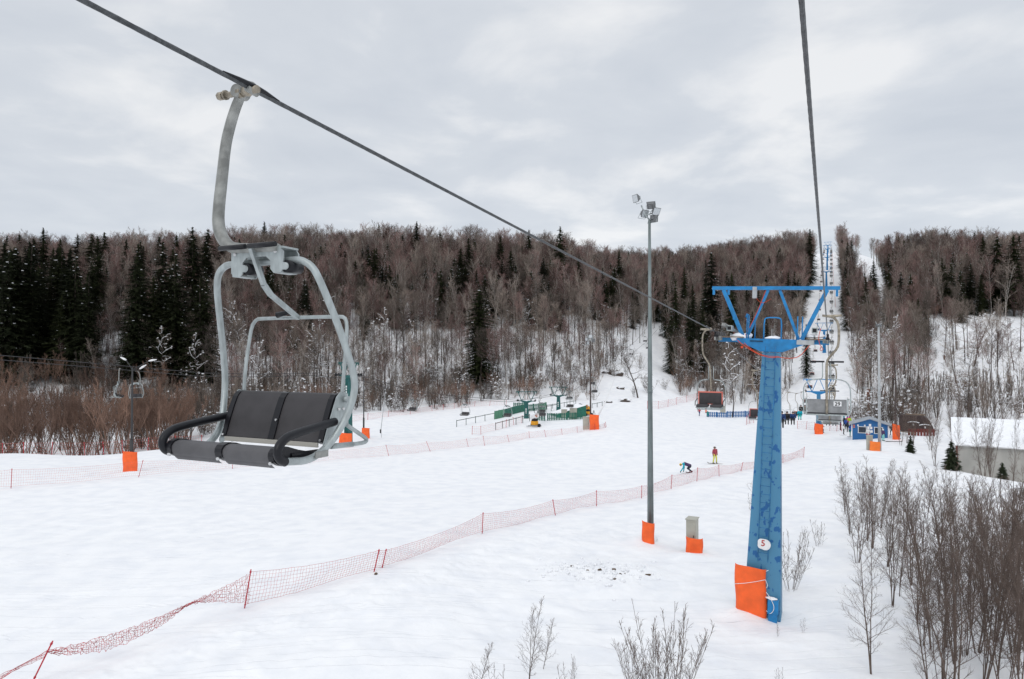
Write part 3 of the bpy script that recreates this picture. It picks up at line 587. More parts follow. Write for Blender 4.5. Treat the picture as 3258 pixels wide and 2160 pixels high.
# ------------------------------------------------------------------ lift towers (local x across, y along, z = 0 at the arm)
def sheaves(root, x, side, m1, n=3, length=2.4, low=False):
    m = MB(); m.bar((x, -length / 2, .02), (x, length / 2, .02), .06, .12); m.box((x - side * .22, 0, .0), (.42, .12, .12))
    m.box((x - side * .1, -length * .25, .05), (.10, .3, .16)); m.box((x - side * .1, length * .25, .05), (.10, .3, .16))
    a = m.build('sheave_frame', m1, root)
    for k in range(n * 2):
        y = -length / 2 + length * (k + .5) / (n * 2); w_ = MB(); w_.tube([(x - .035, y, .13), (x - .012, y, .13), (x + .012, y, .13), (x + .035, y, .13)], [.17, .15, .15, .17], 18 if n > 2 else 10); w_.tube([(x - .06, y, .13), (x + .06, y, .13)], .04, 8)
        w_.build('sheave_wheel', MT['blackp'], a)
    return a
def make_tower(h, col, colc, wb=1.18, wt=.57, detail=0, label='', cat='lift tower', group=None, wheels=3, sc=1.0):
    root = empty('lift_tower')
    m = MB(); n0 = 10; off = 0
    # welded box column, tapering
    hb = wb / 2; ht = wt / 2; hb2 = min(.45, wb * .42); ht2 = .26
    zt, zb = -.42 * sc, -h
    P = [(off - hb + .0, -hb2, zb), (off + hb, -hb2, zb), (off + hb, hb2, zb), (off - hb, hb2, zb), (-ht, -ht2, zt), (ht, -ht2, zt), (ht, ht2, zt), (-ht, ht2, zt)]
    m.add(P, [(3, 2, 1, 0), (4, 5, 6, 7), (0, 1, 5, 4), (1, 2, 6, 5), (2, 3, 7, 6), (3, 0, 4, 7)])
    m.build('column', colc, root, bevel=.02)
    m = MB(); arc = [(-1.22, .075), (1.22, .075), (1.25, -.06), (.95, -.15), (.6, -.30), (.36, -.40), (-.36, -.40), (-.6, -.30), (-.95, -.15), (-1.25, -.06)]
    m.prism([(x * sc, z * sc) for x, z in arc], 0, .42 * sc, 'y')
    m.bar((-1.9 * sc, 0, 0), (-1.2 * sc, 0, 0), .18 * sc, .16 * sc); m.bar((1.2 * sc, 0, 0), (1.9 * sc, 0, 0), .18 * sc, .16 * sc)
    hd = m.build('head_beam', col, root)
    m = MB(); m.bar((-2.2 * sc, 0, 1.95 * sc), (2.2 * sc, 0, 1.95 * sc), .13 * sc, .13 * sc); m.box((-2.14 * sc, 0, 1.85 * sc), (.08, .1, .3)); m.box((-1.6 * sc, 0, 1.85 * sc), (.08, .1, .3)); m.box((2.1 * sc, 0, 1.8 * sc), (.08, .1, .3)); m.build('crossbar', col, root)
    for s in (-1, 1):
        m = MB(); m.bar((s * 1.78 * sc, -.03, 1.88 * sc), (s * 1.0 * sc, -.03, .08 * sc), .13 * sc, .14 * sc); m.build('outer_strut', col, root)
        m = MB(); m.bar((s * .20 * sc, .03, 1.88 * sc), (s * .9 * sc, .03, .08 * sc), .10 * sc, .10 * sc); m.build('inner_strut', col, root)
        sheaves(root, s * 1.85 * sc, s, MT['galv2'] if detail else MT['darkp'], wheels, 2.6 if detail else 1.7)
    if detail:
        m = MB(); m.tube([(-.29, -.1, .05), (-.29, -.1, .78), (-.2, -.1, .86), (.22, -.1, .86), (.31, -.1, .78), (.31, -.1, .05)], .026, 10, 1); m.build('guard_rail', col, root)
        for x, y in ((-.85, -.15), (-.62, .1), (.85, -.15), (1.0, .12)):
            m = MB(); m.tube([(x - .03, y, -.1), (x - .03, y, .93), (x, y, .96), (x + .03, y, .93), (x + .03, y, -.1)] if x == -.85 else [(x, y, -.1), (x, y, .92)], .022, 8); m.build('guard_post', col, root)
        m = MB()
        for y in (-.08, -.03): m.tube([(-.75, -.24, -.02), (-.3, -.26, -.02)], .018, 6)
        m.build('hand_slot', MT['darkp'], hd)
        # ladder on the front of the column
        m = MB(); L0, L1 = (-.02, -.36, -.45), (off - .02, -.56, -h + 2.3); r0, r1 = Vector(L0), Vector(L1)
        for dx in (-.17, .17): m.tube([r0 + Vector((dx, 0, .25)), r1 + Vector((dx, 0, 0))], .016, 8)
        nn = int((r0 - r1).length / .30)
        for i in range(nn): p = r0.lerp(r1, i / nn); m.tube([p + Vector((-.17, 0, 0)), p + Vector((.17, 0, 0))], .012, 6)
        for i in range(0, nn, 5): p = r0.lerp(r1, i / nn); m.box(p + Vector((-.17, .07, 0)), (.03, .16, .03)); m.box(p + Vector((.17, .07, 0)), (.03, .16, .03))
        m.build('ladder', mat('ladder_blue_paint', (.02, .155, .35), .5, 0, var=.3, vscale=6), root)
        m = MB(); m.box((1.13, -.16, -.02), (.58, .16, .165)); m.build('equipment_box', MT['greyp'], root, bevel=.012)
        m = MB(); m.box((1.55, .02, .11), (.8, .5, .035)); m.box((-1.45, .02, .11), (.95, .6, .035)); m.build('platform', MT['plank'], root)
        for s in (-1, 1):
            m = MB(); m.box((s * 1.42, -.62 if s < 0 else -.1, .42), (.19, .5 if s < 0 else .32, .20)); m.tube([(s * 1.42 - .0, -.4, .22), (s * 1.42, .2, .15)], .03, 8); dd = m.build('sheave_motor_housing', MT['galv'], root, bevel=.012)
            b = MB(); b.box((s * 1.42, -.875 if s < 0 else -.265, .42), (.13, .012, .13)); b.build('housing_opening', MT['blackp'], dd)
        m = MB(); m.bar((-1.6, -1.1, .55), (-1.15, .5, .2), .12, .10); m.build('sheave_beam', MT['galv2'], root)
        m = MB(); m.tube([(-.95, -.02, 1.55 * .55), (-.9, -.02, 1.0)], .03, 6); m.box((-1.36, -.12, .90), (.08, .06, .28)); m.build('strut_bracket', col, root)
        m = MB(); m.box((-.66, -.05, 1.78), (.15, .18, .42)); m.build('control_box', MT['greyp'], root, bevel=.01)
        def hang(pts, r=.011):
            c = MB(); c.tube(pts, r, 6, 3, cap=False); c.build('cable', MT['cable'], root)
        hang([(-1.35, -.12, .3), (-1.3, -.15, .1), (-1.1, -.25, -.1), (-.75, -.3, -.33), (-.4, -.36, -.52), (0, -.40, -.62), (.25, -.40, -.57), (.6, -.3, -.62), (.95, -.25, -.55), (1.2, -.2, -.2), (1.28, -.15, -.1)], .014)
        hang([(.3, -.42, -.55), (-.2, -.42, -.56), (-.55, -.32, -.42), (-.85, -.28, -.2), (-.95, -.26, -.1)], .011)
        hang([(-.28, -.05, 1.86), (-.5, -.04, 1.2), (-.85, -.1, .35), (-.98, -.12, .1)], .011)
        hang([(-.1, .0, 1.55), (-.4, -.02, 1.35), (-.62, -.04, 1.6)], .009)
        hang([(1.62, -.2, .5), (1.55, -.3, .2), (1.6, -.3, -.1), (1.75, -.3, -.25), (1.6, -.3, -.3), (1.66, -.3, -.12)], .012)
        m = MB(); m.box((-1.02, -.28, -.26), (.08, .03, .08)); m.build('cable_tag', MT['cable'], root)
        # number plate
        zpl = -7.32; yy = -.36 - .20 * (-zpl - .45) / (h - 2.75) - .045; xx = off * .73 - .03
        m = MB(); c_r = [(.18, .09), (.15, .15), (.09, .18), (-.09, .18), (-.15, .15), (-.18, .09), (-.18, -.09), (-.15, -.15), (-.09, -.18), (.09, -.18), (.15, -.15), (.18, -.09)]; m.prism([(xx + a, zpl + b) for a, b in c_r], yy, .012, 'y'); pl = m.build('number_plate', MT['white'], root)
        m = MB(); m.tube([(xx + .06, yy + .012, zpl - .02), (xx + .06, yy + .02, zpl - .02)], .2, 24); m.build('plate_backing', MT['white'], pl)
        text('number', '5', .30, MT['redt'], pl, (xx, yy - .012, zpl + .02), (R(90), 0, 0))
        m = MB(); m.box((off + .38, -hb2 - .12, zb + .75), (.36, .22, .5)); m.box((off + .38, -hb2 - .1, zb + .25), (.30, .18, .6)); m.build('foot_box', col, root, bevel=.015)
    else:
        m = MB()
        for dx in (-.12, .12): m.bar((dx, -hb2 - .03, zb + .6), (dx * .8, -.29, zt), .03, .03)
        m.build('ladder', col, root)
    tag(root, label, cat, group); return root
def pad(w_, h_, root_loc, rz, label, m_='orange', depth=.55, seed=0, notch=0.0, group='orange padding round poles and towers'):
    "crash mat: a wavy sheet wrapped round the uphill side of a post"
    rg = random.Random(seed); ph = rg.uniform(0, 6); m = MB(); t = .04
    def fn(u, v, o=0):
        a = (u - .5) * 2; x = a * w_ / 2; y = -depth / 2 * (1 - abs(a) ** 5) + .02 * math.sin(9 * v + ph + 3 * u) + o
        if abs(a) > .98: y += .05
        z = -.25 + v * (h_ + .25) + (.035 * math.sin(3 * u + ph) + .07 * h_ * (.5 - u)) * v; return (x + .02 * math.sin(7 * v + ph) * w_, y, z)
    m.grid(fn, 16, 10); m.grid(lambda u, v: fn(1 - u, v, t), 16, 10)
    a = [fn(i / 16, 1) for i in range(17)]; b = [fn(i / 16, 1, t) for i in range(17)]; m.add(a + b, [(i, i + 1, i + 18, i + 17) for i in range(16)], True)
    for u in (0, 1):
        a = [fn(u, j / 10) for j in range(11)]; b = [fn(u, j / 10, t) for j in range(11)]; m.add(a + b, [(j, j + 1, j + 12, j + 11) for j in range(10)], True)
    o = m.build('safety_pad', MT[m_], None, root_loc)
    o.rotation_euler = (0, 0, rz); tag(o, label, 'safety pad', group); return o

base5 = tower_base(26.8); h5 = .38 - base5[2] + .25
T5 = make_tower(h5, MT['blue'], MT['bluec'], 1.30, .62, 1, 'tall blue lift tower numbered 5 with orange cables right of centre')
T5.location = Vector(LA(LATC, 26.8, .38)); T5.rotation_euler = (0, R(2.2), -TH)
GT = 'blue towers of the chairlift beyond tower 5'
tsrc = None
TL = {118: 'second blue lift tower seen behind chair 29 on the flat', 207: 'third blue lift tower low on the cleared hill line', 310: 'fourth blue lift tower halfway up the cleared hill line',
      372: 'fifth blue lift tower on the upper cleared hill line', 406: 'sixth blue lift tower just below the hilltop', 462: 'last blue lift tower on the hilltop at the end of the line'}
for t in TOW[1:]:
    b = tower_base(t); hh = TARM[t] - b[2] + .3
    o = make_tower(hh, MT['blue'], MT['blue'] if t > 118 else MT['bluec'], .95, .55, 0, TL[t], group=GT, wheels=2)
    o.location = Vector(LA(LATC, t, TARM[t])); o.rotation_euler = (0, 0, -TH)
b = GR(2404, 1950); p5 = LA(LATC - .76, 26.25, 0); p5[2] = h1(p5[0], p5[1])
o = pad(1.08, 1.62, p5, -TH - .05, 'large orange safety pad tied to the foot of the blue tower numbered 5', seed=2, depth=.25)
m = MB(); m.tube([(-.55, -.10, .95), (-.2, -.16, 1.04), (.2, -.16, 1.16), (.53, -.05, 1.25)], .010, 6); m.tube([(.53, -.05, 1.25), (.60, 0, 1.05), (.56, -.02, .95)], .010, 6, 1)
m.tube([(.55, -.03, .8), (.72, -.1, .62), (.85, -.1, .30), (.70, -.1, .05), (.55, -.05, .15)], .011, 6, 2); m.tube([(.55, -.03, 1.55), (.63, -.05, 1.6)], .012, 6)
m.build('tie_rope', MT['white'], o)
p4 = LA(LATC, 117, 0); p4[2] = h1(p4[0], p4[1]); pad(1.25, 1.6, p4, -TH, 'orange safety pad round the foot of the second blue tower behind chair 29', seed=4, depth=.6)
# snow lying on the tower
for i, (x, y, z, rx, ry, rz_, lb) in enumerate([(-1.12, 0, .16, .34, .26, .15, 'big snow lump on the left arm of the blue tower'), (-.86, .2, .2, .15, .2, .12, 'small snow lump beside the struts on the left arm of the blue tower'), (.02, 0, .1, .25, .2, .08, 'snow lump in the middle of the blue tower head'), (1.45, 0, .16, .32, .2, .07, 'thin snow lump on the right arm of the blue tower'), (.1, -.45, -h5 + 1.32, .19, .12, .05, 'snow cap on the foot box of the blue tower')]):
    p = LA(LATC + x, 26.8 + y, .38 + z) if i < 4 else LA(LATC - .42 + .38, 26.8 - .57, .38 - h5 + 1.03)
    m = MB(); m.blob((0, 0, 0), rx, ry, rz_, i, 16); o = m.build('snow_lump', MT['snow'], None, p); o.rotation_euler = (0, 0, -TH); tag(o, lb, 'snow lump', 'snow lumps on the blue tower')

# ------------------------------------------------------------------ floodlight masts and lamp posts
def flood(parent, loc, rz, tilt, s=1.0, mm='lampg'):
    e_ = MB(); rot = Matrix.Rotation(rz, 3, 'Z') @ Matrix.Rotation(tilt, 3, 'X')
    def tr(p): return rot @ (Vector(p) * s) + Vector(loc)
    def fr(w0, h0, y0, w1, h1_, y1):
        a = [(-w0, y0, -h0), (w0, y0, -h0), (w0, y0, h0), (-w0, y0, h0)]; b = [(-w1, y1, -h1_), (w1, y1, -h1_), (w1, y1, h1_), (-w1, y1, h1_)]
        e_.add([tr(p) for p in a + b], [(0, 1, 2, 3), (7, 6, 5, 4), (0, 4, 5, 1), (1, 5, 6, 2), (2, 6, 7, 3), (3, 7, 4, 0)])
    fr(.30, .26, -.04, .30, .26, 0); fr(.28, .24, 0, .17, .15, .20); fr(.13, .12, .2, .11, .10, .32)
    o = e_.build('floodlight', MT[mm], parent)
    g = MB(); g.add([tr(p) for p in ((-.27, -.045, -.23), (.27, -.045, -.23), (.27, -.045, .23), (-.27, -.045, .23))], [(0, 1, 2, 3)]); g.build('lens', MT['lens'], o)
    y = MB(); y.tube([tr((-.32, .08, .05)), tr((-.32, .22, -.36)), tr((.32, .22, -.36)), tr((.32, .08, .05))], .018 * s, 6); y.build('yoke', MT['galv'], o)
    return o
def mast(base, top_z, r0, r1, label, m_, lights, s=1.0, group='floodlight masts', snow=False):
    root = empty('floodlight_mast', base, 0, label, 'floodlight mast', group); h = top_z - base[2]
    m = MB(); m.tube([(0, 0, -.4), (0, 0, h * .46), (0, 0, h)], [r0, (r0 + r1) / 2, r1], 8); m.tube([(0, 0, h * .455), (0, 0, h * .465)], [(r0 + r1) / 2 * 1.12] * 2, 8); m.build('pole', m_, root)
    m = MB(); m.tube([(0, 0, h), (-.28 * s, 0, h + .34 * s), (-.55 * s, .0, h + 1.0 * s)], .05 * s, 8); m.tube([(0, 0, h), (.25 * s, 0, h + .25 * s), (.45 * s, 0, h + .65 * s)], .05 * s, 8); m.tube([(-.3 * s, 0, h + .35 * s), (.35 * s, 0, h + .5 * s)], .04 * s, 6)
    m.build('bracket', MT['galv'], root)
    for (x, y, z, rz, tl) in lights: flood(root, (x * s, y * s, h + z * s), rz, tl, s)
    return root
FL = [(-.95, -.1, 1.45, -1.15, .25), (.12, .0, 1.0, 2.7, -.5), (-.30, .1, .45, .6, .3), (.32, .1, .12, 2.4, .15), (.42, -.2, .55, .5, .5)]
b = GR(2070, 1724); dd = b[1]
def ztop(px, row, d): return W(px, row, d)[2]
mast(b, ztop(2064, 700, dd), .175, .068, 'tall grey floodlight mast standing alone on the snow left of the blue tower', MT['polem'], FL, .76)
pad(.62, .95, b + np.array([-.22, -.45, 0]), -.3, 'small orange safety pad at the foot of the tall grey floodlight mast', seed=7, depth=.3)
b = GR(2799, 1434); mast(b, ztop(2795, 1040, b[1]), .19, .12, 'grey floodlight mast in front of the blue ticket hut', MT['greyp'], [(-.2, 0, .3, 2.9, -.4), (.25, 0, .3, -2.6, -.4), (0, -.1, .35, .2, .5)], .62)
pad(1.25, 1.15, b + np.array([-.75, -.5, 0]), .1, 'light orange safety pad in front of the ticket hut mast', 'orangeb', seed=9, depth=.35)
q = b + np.array([-1.0, .3, 0])
def cabinet(loc, wd, dp, ht, rz, label):
    root = empty('control_cabinet', loc, rz, label, 'cabinet', 'beige control cabinets beside the masts')
    m = MB(); m.box((0, 0, ht / 2 - .15), (wd, dp, ht + .3)); m.build('body', MT['cab'], root, bevel=.012)
    m = MB(); m.box((0, 0, ht + .03), (wd + .08, dp + .08, .05)); m.build('cap', MT['cab'], root, bevel=.01)
    m = MB(); m.box((0, -dp / 2 - .012, ht / 2), (wd * .86, .02, ht * .86)); dr = m.build('door', MT['cab'], root)
    m = MB(); m.box((wd * .3, -dp / 2 - .03, ht / 2), (.03, .03, .12)); m.build('handle', MT['darkp'], dr); return root
cabinet(q, .55, .4, 1.7, .1, 'pale cabinet rising behind the light orange pad by the ticket hut')
b = GR(2203, 1748); cabinet(b, .46, .62, 1.55, -.5, 'beige cabinet wrapped in an orange pad on the snow between mast and blue tower')
pad(.80, .78, b + np.array([-.03, -.52, 0]), -.15, 'orange pad wrapped round the beige cabinet between mast and blue tower', seed=12, depth=.3)
b = GR(1879, 1366); mast(b, ztop(1872, 1085, b[1]), .13, .075, 'slim mast beside the green lift station, brown below and grey above', MT['brownp'], [(-.6, 0, .3, -1.0, .2), (.0, -.1, .75, 0, .2), (.45, 0, .1, 2.5, 0), (-.4, .1, -.3, .8, 0)], .9)
pad(1.35, 2.1, b + np.array([.5, -.4, 0]), .1, 'orange safety pad at the mast of the green lift station', seed=15, depth=.4)
cabinet(GR(1865, 1366), .9, .5, 1.75, 0, 'pale cabinet beside the orange pad of the green lift station')
def lamp_post(base, top, label, heads, r=.12, m_='darkp', name='lamp_post'):
    root = empty(name, base, 0, label, 'lamp post', 'lamp posts round the piste'); h = top - base[2]
    m = MB(); m.tube([(0, 0, -.3), (0, 0, h)], [r, r * .55], 8); m.tube([(0, 0, .0), (0, 0, h * .3)], [r * 1.3, r * 1.3], 8); m.build('pole', MT[m_], root)
    for (x, z, L, up) in heads:
        m = MB(); s = 1 if x > 0 else -1
        m.tube([(0, 0, h - .25), (x * .55, 0, h + (z - h) * .55 - .05 if False else h + z * .55 - .1), (x, 0, h + z)], .03, 6); hd = m.build('arm', MT['darkp'], root)
        m = MB(); m.tube([(x, 0, h + z), (x + s * L * .4, 0, h + z + up * .45), (x + s * L, 0, h + z + up)], [.10, .16, .07], 10, sq=.55); m.build('lamp_head', MT['white'], hd)
    return root
b = GR(418, 1500); lamp_post(b, ztop(422, 1168, b[1]), 'dark lamp post with three white lamp heads in front of the brown bushes at left', [(-.55, .62, .5, .25), (.65, -.15, .55, .35), (1.45, .55, .65, .12)])
pad(1.35, 1.75, b + np.array([0, -.3, 0]), -.1, 'orange safety pad on the foot of the dark lamp post at left', seed=20, depth=.3)
b = GR(1157, 1392); lamp_post(b, ztop(1160, 1180, b[1]), 'thin dark lamp post right behind the big chair', [(.4, .3, .4, .1)], .09)
pad(1.0, 1.3, b + np.array([.35, -.4, 0]), .1, 'orange safety pad at the thin dark lamp post behind the big chair', seed=22, depth=.3)
b = GR(2850, 1372); lamp_post(b, ztop(2850, 1205, b[1]), 'brown lamp post with two white curved lamps between hut and dark cabin', [(-.95, .35, .5, -.25), (.95, .3, .5, .3)], .13, 'brownp')
pad(.95, 2.0, GR(2852, 1398), 0, 'tall orange safety pad right of the ticket hut', seed=25, depth=.4)
b = GR(2764, 1345); root = empty('wooden_mast', b, 0, 'rusty brown wooden mast with two floodlights behind the ticket hut', 'mast')
hh = ztop(2764, 1238, b[1]) - b[2]; m = MB(); m.tube([(0, 0, -.3), (0, 0, hh)], [.30, .24], 10); m.build('pole', MT['woodr'], root)
for x in (-.6, .6): flood(root, (x, 0, hh + .25), .3 * x, .3, .8)
m = MB(); m.tube([(-.7, 0, hh - .05), (.7, 0, hh - .05)], .04, 6); m.tube([(.5, 0, 0), (.5, 0, hh)], .04, 6); m.build('bracket', MT['greyp'], root)
# ------------------------------------------------------------------ net fences
def seg_mesh(name, P0, P1, R0, R1, m_):
    P0 = np.asarray(P0, float); P1 = np.asarray(P1, float); R0 = np.asarray(R0, float)[:, None]; R1 = np.asarray(R1, float)[:, None]
    d = P1 - P0; L = np.linalg.norm(d, axis=1, keepdims=True) + 1e-9; d = d / L
    up = np.where(np.abs(d[:, 2:3]) > .9, np.array([[1., 0, 0]]), np.array([[0, 0, 1.]])); x = np.cross(d, up); x /= np.linalg.norm(x, axis=1, keepdims=True) + 1e-9; y = np.cross(d, x)
    vs = []
    for P, R_ in ((P0, R0), (P1, R1)):
        for k in range(3):
            a = 2 * math.pi * k / 3; vs.append(P + (x * math.cos(a) + y * math.sin(a)) * R_)
    V = np.stack(vs, 1).reshape(-1, 3); b = np.arange(len(P0))[:, None] * 6
    FQ = np.stack([b + np.array([[k, (k + 1) % 3, (k + 1) % 3 + 3, k + 3]]) for k in range(3)], 1).reshape(-1, 4)
    return np_mesh(name, V, FQ, m_)
def net_fence(posts, label, cell=.11, strand=.006, netm='net', ph=1.15, seed=0, sagb=.12, group='red safety nets along the pistes', poler=.022, raw=None, gone=()):
    "posts: list of (base point, top point); raw: dict segment -> (top0, bot0, top1, bot1) fractions of the post height"
    rg = random.Random(seed); base = Vector([float(v) for v in posts[0][0]])
    root = empty('net_fence', base, 0, label, 'net fence', group); b0 = np.array(base)
    for (a, t) in posts:
        m = MB(); a_ = np.array(a) - b0; t_ = np.array(t) - b0; u = (t_ - a_)
        m.tube([a_ - u * .12, t_ + u * .03], poler, 8); m.tube([t_ - u * .06, t_ - u * .02], poler * 1.6, 8); m.tube([a_ + u * .08, a_ + u * .11], poler * 1.5, 8); m.build('post', MT['poleR'], root)
    P0, P1, RR_ = [], [], []
    for s in range(len(posts) - 1):
        if s in gone: continue
        (a0, t0), (a1, t1) = posts[s], posts[s + 1]; a0, t0, a1, t1 = [np.array(q, float) - b0 for q in (a0, t0, a1, t1)]
        f = (raw or {}).get(s, (.97, .10, .97, .10)); L = np.linalg.norm(a1 - a0); nv = max(3, int(L / cell)); nh = max(3, int(ph * .87 / cell)) if cell < .3 else 4
        T0, B0, T1, B1 = a0 + (t0 - a0) * f[0], a0 + (t0 - a0) * f[1], a1 + (t1 - a1) * f[2], a1 + (t1 - a1) * f[3]
        sag = sagb * min(1, L / 6); k1 = rg.uniform(0, 6); G_ = []
        perp = np.cross(a1 - a0, [0, 0, 1.]); perp /= np.linalg.norm(perp) + 1e-9
        for i in range(nv + 1):
            u = i / nv; t = T0 * (1 - u) + T1 * u; b_ = B0 * (1 - u) + B1 * u; c = 4 * u * (1 - u)
            t = t - np.array([0, 0, sag * c]); b_ = b_ - np.array([0, 0, 1.]) * (.10 * c * rg.uniform(.6, 1.2) if False else .07 * c * math.sin(5 * u + k1)); hgt = np.linalg.norm(t - b_)
            colm = []
            for j in range(nh + 1):
                v = j / nh; q = b_ * (1 - v) + t * v + perp * (.12 * c * math.sin(math.pi * v) * math.sin(3 * u + k1) + rg.gauss(0, .012)); q = q + (T1 - T0) / (np.linalg.norm(T1 - T0) + 1e-9) * rg.gauss(0, .014); q[2] += rg.gauss(0, .006); colm.append(q)
            G_.append(colm)
        for i in range(nv + 1):
            for j in range(nh + 1):
                if i < nv: P0.append(G_[i][j]); P1.append(G_[i + 1][j]); RR_.append(strand * (1.5 if j in (0, nh) else 1))
                if j < nh: P0.append(G_[i][j]); P1.append(G_[i][j + 1]); RR_.append(strand)
    link('net', seg_mesh('net', P0, P1, RR_, RR_, MT[netm]), root); return root
def posts_from(lst):
    o = []
    for (bx, by, tx, ty) in lst:
        b = GR(bx, by); t = W(tx, ty, b[1]); o.append((b, t))
    return o
NEARP = posts_from([(-150, 2275, -95, 2150), (105, 2166, 166, 2043), (778, 1936, 798, 1815), (1190, 1820, 1206, 1749), (1216, 1808, 1229, 1748), (1534, 1699, 1537, 1632), (1767, 1639, 1759, 1590), (1898, 1611, 1898, 1561), (2041, 1585, 2042, 1545), (2135, 1555, 2138, 1511), (2217, 1531, 2220, 1488),
                    (2288, 1515, 2287, 1479), (2357, 1499, 2364, 1471), (2491, 1473, 2491, 1446), (2557, 1456, 2559, 1422)])
NEARP = [(b, t) for b, t in NEARP]
net_fence(NEARP, 'long red safety net running from the lower left corner to the blue tower', .115, .0040, 'net', 1.15, 3, .16,
          raw={0: (.62, .30, .80, .62), 1: (.80, .68, .42, .22)}, gone=(1,))
# the collapsed length of that net, gathered into a rope-like strip
a = np.array(NEARP[1][0]) * .22 + np.array(NEARP[1][1]) * .78; b_ = np.array(NEARP[2][0]) * .08 + np.array(NEARP[2][1]) * .92; c_b = np.array(NEARP[2][0]) * .72 + np.array(NEARP[2][1]) * .28
rg = random.Random(5); P0, P1 = [], []
na_ = 90; rows_ = []
for i in range(na_ + 1):
    u = i / na_; top = a * (1 - u) + b_ * u; top[2] -= .32 * 4 * u * (1 - u) * (1 - .35 * u)
    wd = .05 + .38 * math.sin(math.pi * min(1, u / .62)) ** .8 if u < .62 else .05 + max(0, (u - .66) / .34) ** 1.2 * 1.0
    rr_ = []
    for j in range(9):
        v = j / 8; q = top - np.array([0, 0, wd * v]) + np.array([rg.gauss(0, .02), rg.gauss(0, .02), rg.gauss(0, .025)]); rr_.append(q)
    rows_.append(rr_)
for i in range(na_):
    for j in range(9):
        P0.append(rows_[i][j]); P1.append(rows_[i + 1][j])
        if j < 8: P0.append(rows_[i][j]); P1.append(rows_[i][j + 1])
par = [o for o in bpy.data.objects if o.name == 'net_fence'][0]; off0 = np.array(par.location)
o = link('sagging_net', seg_mesh('sagging_net', np.array(P0) - off0, np.array(P1) - off0, [.0055] * len(P0), [.0055] * len(P0), MT['net']), par)
MIDP = posts_from([(-60, 1562, -58, 1500), (35, 1554, 38, 1492), (441, 1519, 455, 1465), (740, 1492, 740, 1450), (985, 1474, 985, 1437), (1237, 1450, 1228, 1416), (1369, 1436, 1357, 1405), (1490, 1421, 1484, 1396), (1542, 1417, 1537, 1387), (1620, 1406, 1614, 1384), (1685, 1393, 1683, 1373), (1737, 1390, 1732, 1368), (1789, 1383, 1786, 1364), (1837, 1376, 1836, 1357), (1893, 1368, 1892, 1350), (1926, 1361, 1922, 1347), (1929, 1358, 1926, 1342)])
net_fence(MIDP, 'pale red safety net crossing behind the big chair towards the green lift station', .14, .0042, 'netf', 1.1, 8, .14)
# far red nets: at the foot of the bushes at left and along the foot of the hill
def far_net(cols, label, hgt, seed, d=None, m_='netf', tilt=0):
    P = []
    rg = random.Random(seed)
    for px, row in cols:
        b = GR(px, row, 14, 300) if d is None else G(px, d if d > 0 else row); P.append((b, b + np.array([rg.uniform(-.15, .15), 0, hgt])))
    return net_fence(P, label, .30, .0065, m_, hgt, seed, .08, poler=.03)
far_net([(x, 0) for x in (-60, 10, 75, 165, 270, 330, 390, 470, 560, 640)], 'orange-red net at the foot of the brown bushes beyond the left snow crest', 1.5, 31, d=79)
far_net([(940, 1372), (985, 1362), (1035, 1352), (1080, 1346), (1170, 1335), (1235, 1326), (1305, 1318), (1375, 1308), (1410, 1304)], 'faint red net along the edge of the woods behind the big chair', 1.0, 33)
far_net([(1410, 1304), (1445, 1300), (1510, 1293), (1558, 1291), (1610, 1289)], 'faint red net at the wood edge left of the green station', 1.0, 34)
far_net([(2060, 1300), (2094, 1300), (2125, 1294), (2152, 1287), (2185, 1280), (2215, 1272), (2245, 1264)], 'red net at the foot of the hill between mast and pink-trimmed chair', 1.5, 35, m_='net')
far_net([(2538, 1364), (2565, 1366), (2590, 1368), (2615, 1370), (2640, 1371), (2662, 1372), (2678, 1372)], 'low red net beside the second blue tower on the flat', 1.3, 36, m_='net')
far_net([(2375, 1352), (2386, 1348), (2398, 1346)], 'short bunched red net left of the blue column', 1.6, 37, m_='net')
far_net([(1502, 1382), (1530, 1382), (1610, 1360), (1635, 1352), (1660, 1346)], 'thin red poles and net inside the green lift approach', 1.2, 38)
far_net([(2658, 250), (2655, 275), (2652, 300), (2651, 330), (2649, 360), (2648, 395)], 'thin red net beside the upper cleared hill line', 1.2, 39, d=-1, m_='netf')

# ------------------------------------------------------------------ green lift station
def rail_fence(cols, label, n, hgt=1.0, r=.05, m_='rail'):
    P = []
    cols = np.array(cols, float)
    for i in range(n):
        u = i / (n - 1) * (len(cols) - 1); k = min(int(u), len(cols) - 2); f = u - k; c = cols[k] * (1 - f) + cols[k + 1] * f; P.append(GR(c[0], c[1]))
    root = empty('handrail', P[0], 0, label, 'handrail', 'dark green handrails of the green lift'); b0 = P[0]
    m = MB(); m.tube([p - b0 + np.array([0, 0, hgt]) for p in P], r, 6); m.build('rail', MT[m_], root)
    for p in P: m = MB(); m.bar(p - b0 - np.array([0, 0, .2]), p - b0 + np.array([0, 0, hgt + .12]), .09, .09); m.build('post', MT[m_], root)
rail_fence([(1453, 1358), (1573, 1334)], 'dark green handrail at the left approach of the green lift', 5)
rail_fence([(1577, 1368), (1685, 1340)], 'dark green handrail left of the yellow snow gun', 6)
rail_fence([(1682, 1323), (1772, 1304)], 'dark green handrail right of the first green tower', 6)
rail_fence([(1740, 1303), (1832, 1287)], 'dark green handrail behind the second green tower', 6, .8)
rail_fence([(1884, 1298), (1916, 1291)], 'short dark green handrail right of the slim mast', 3, .8)
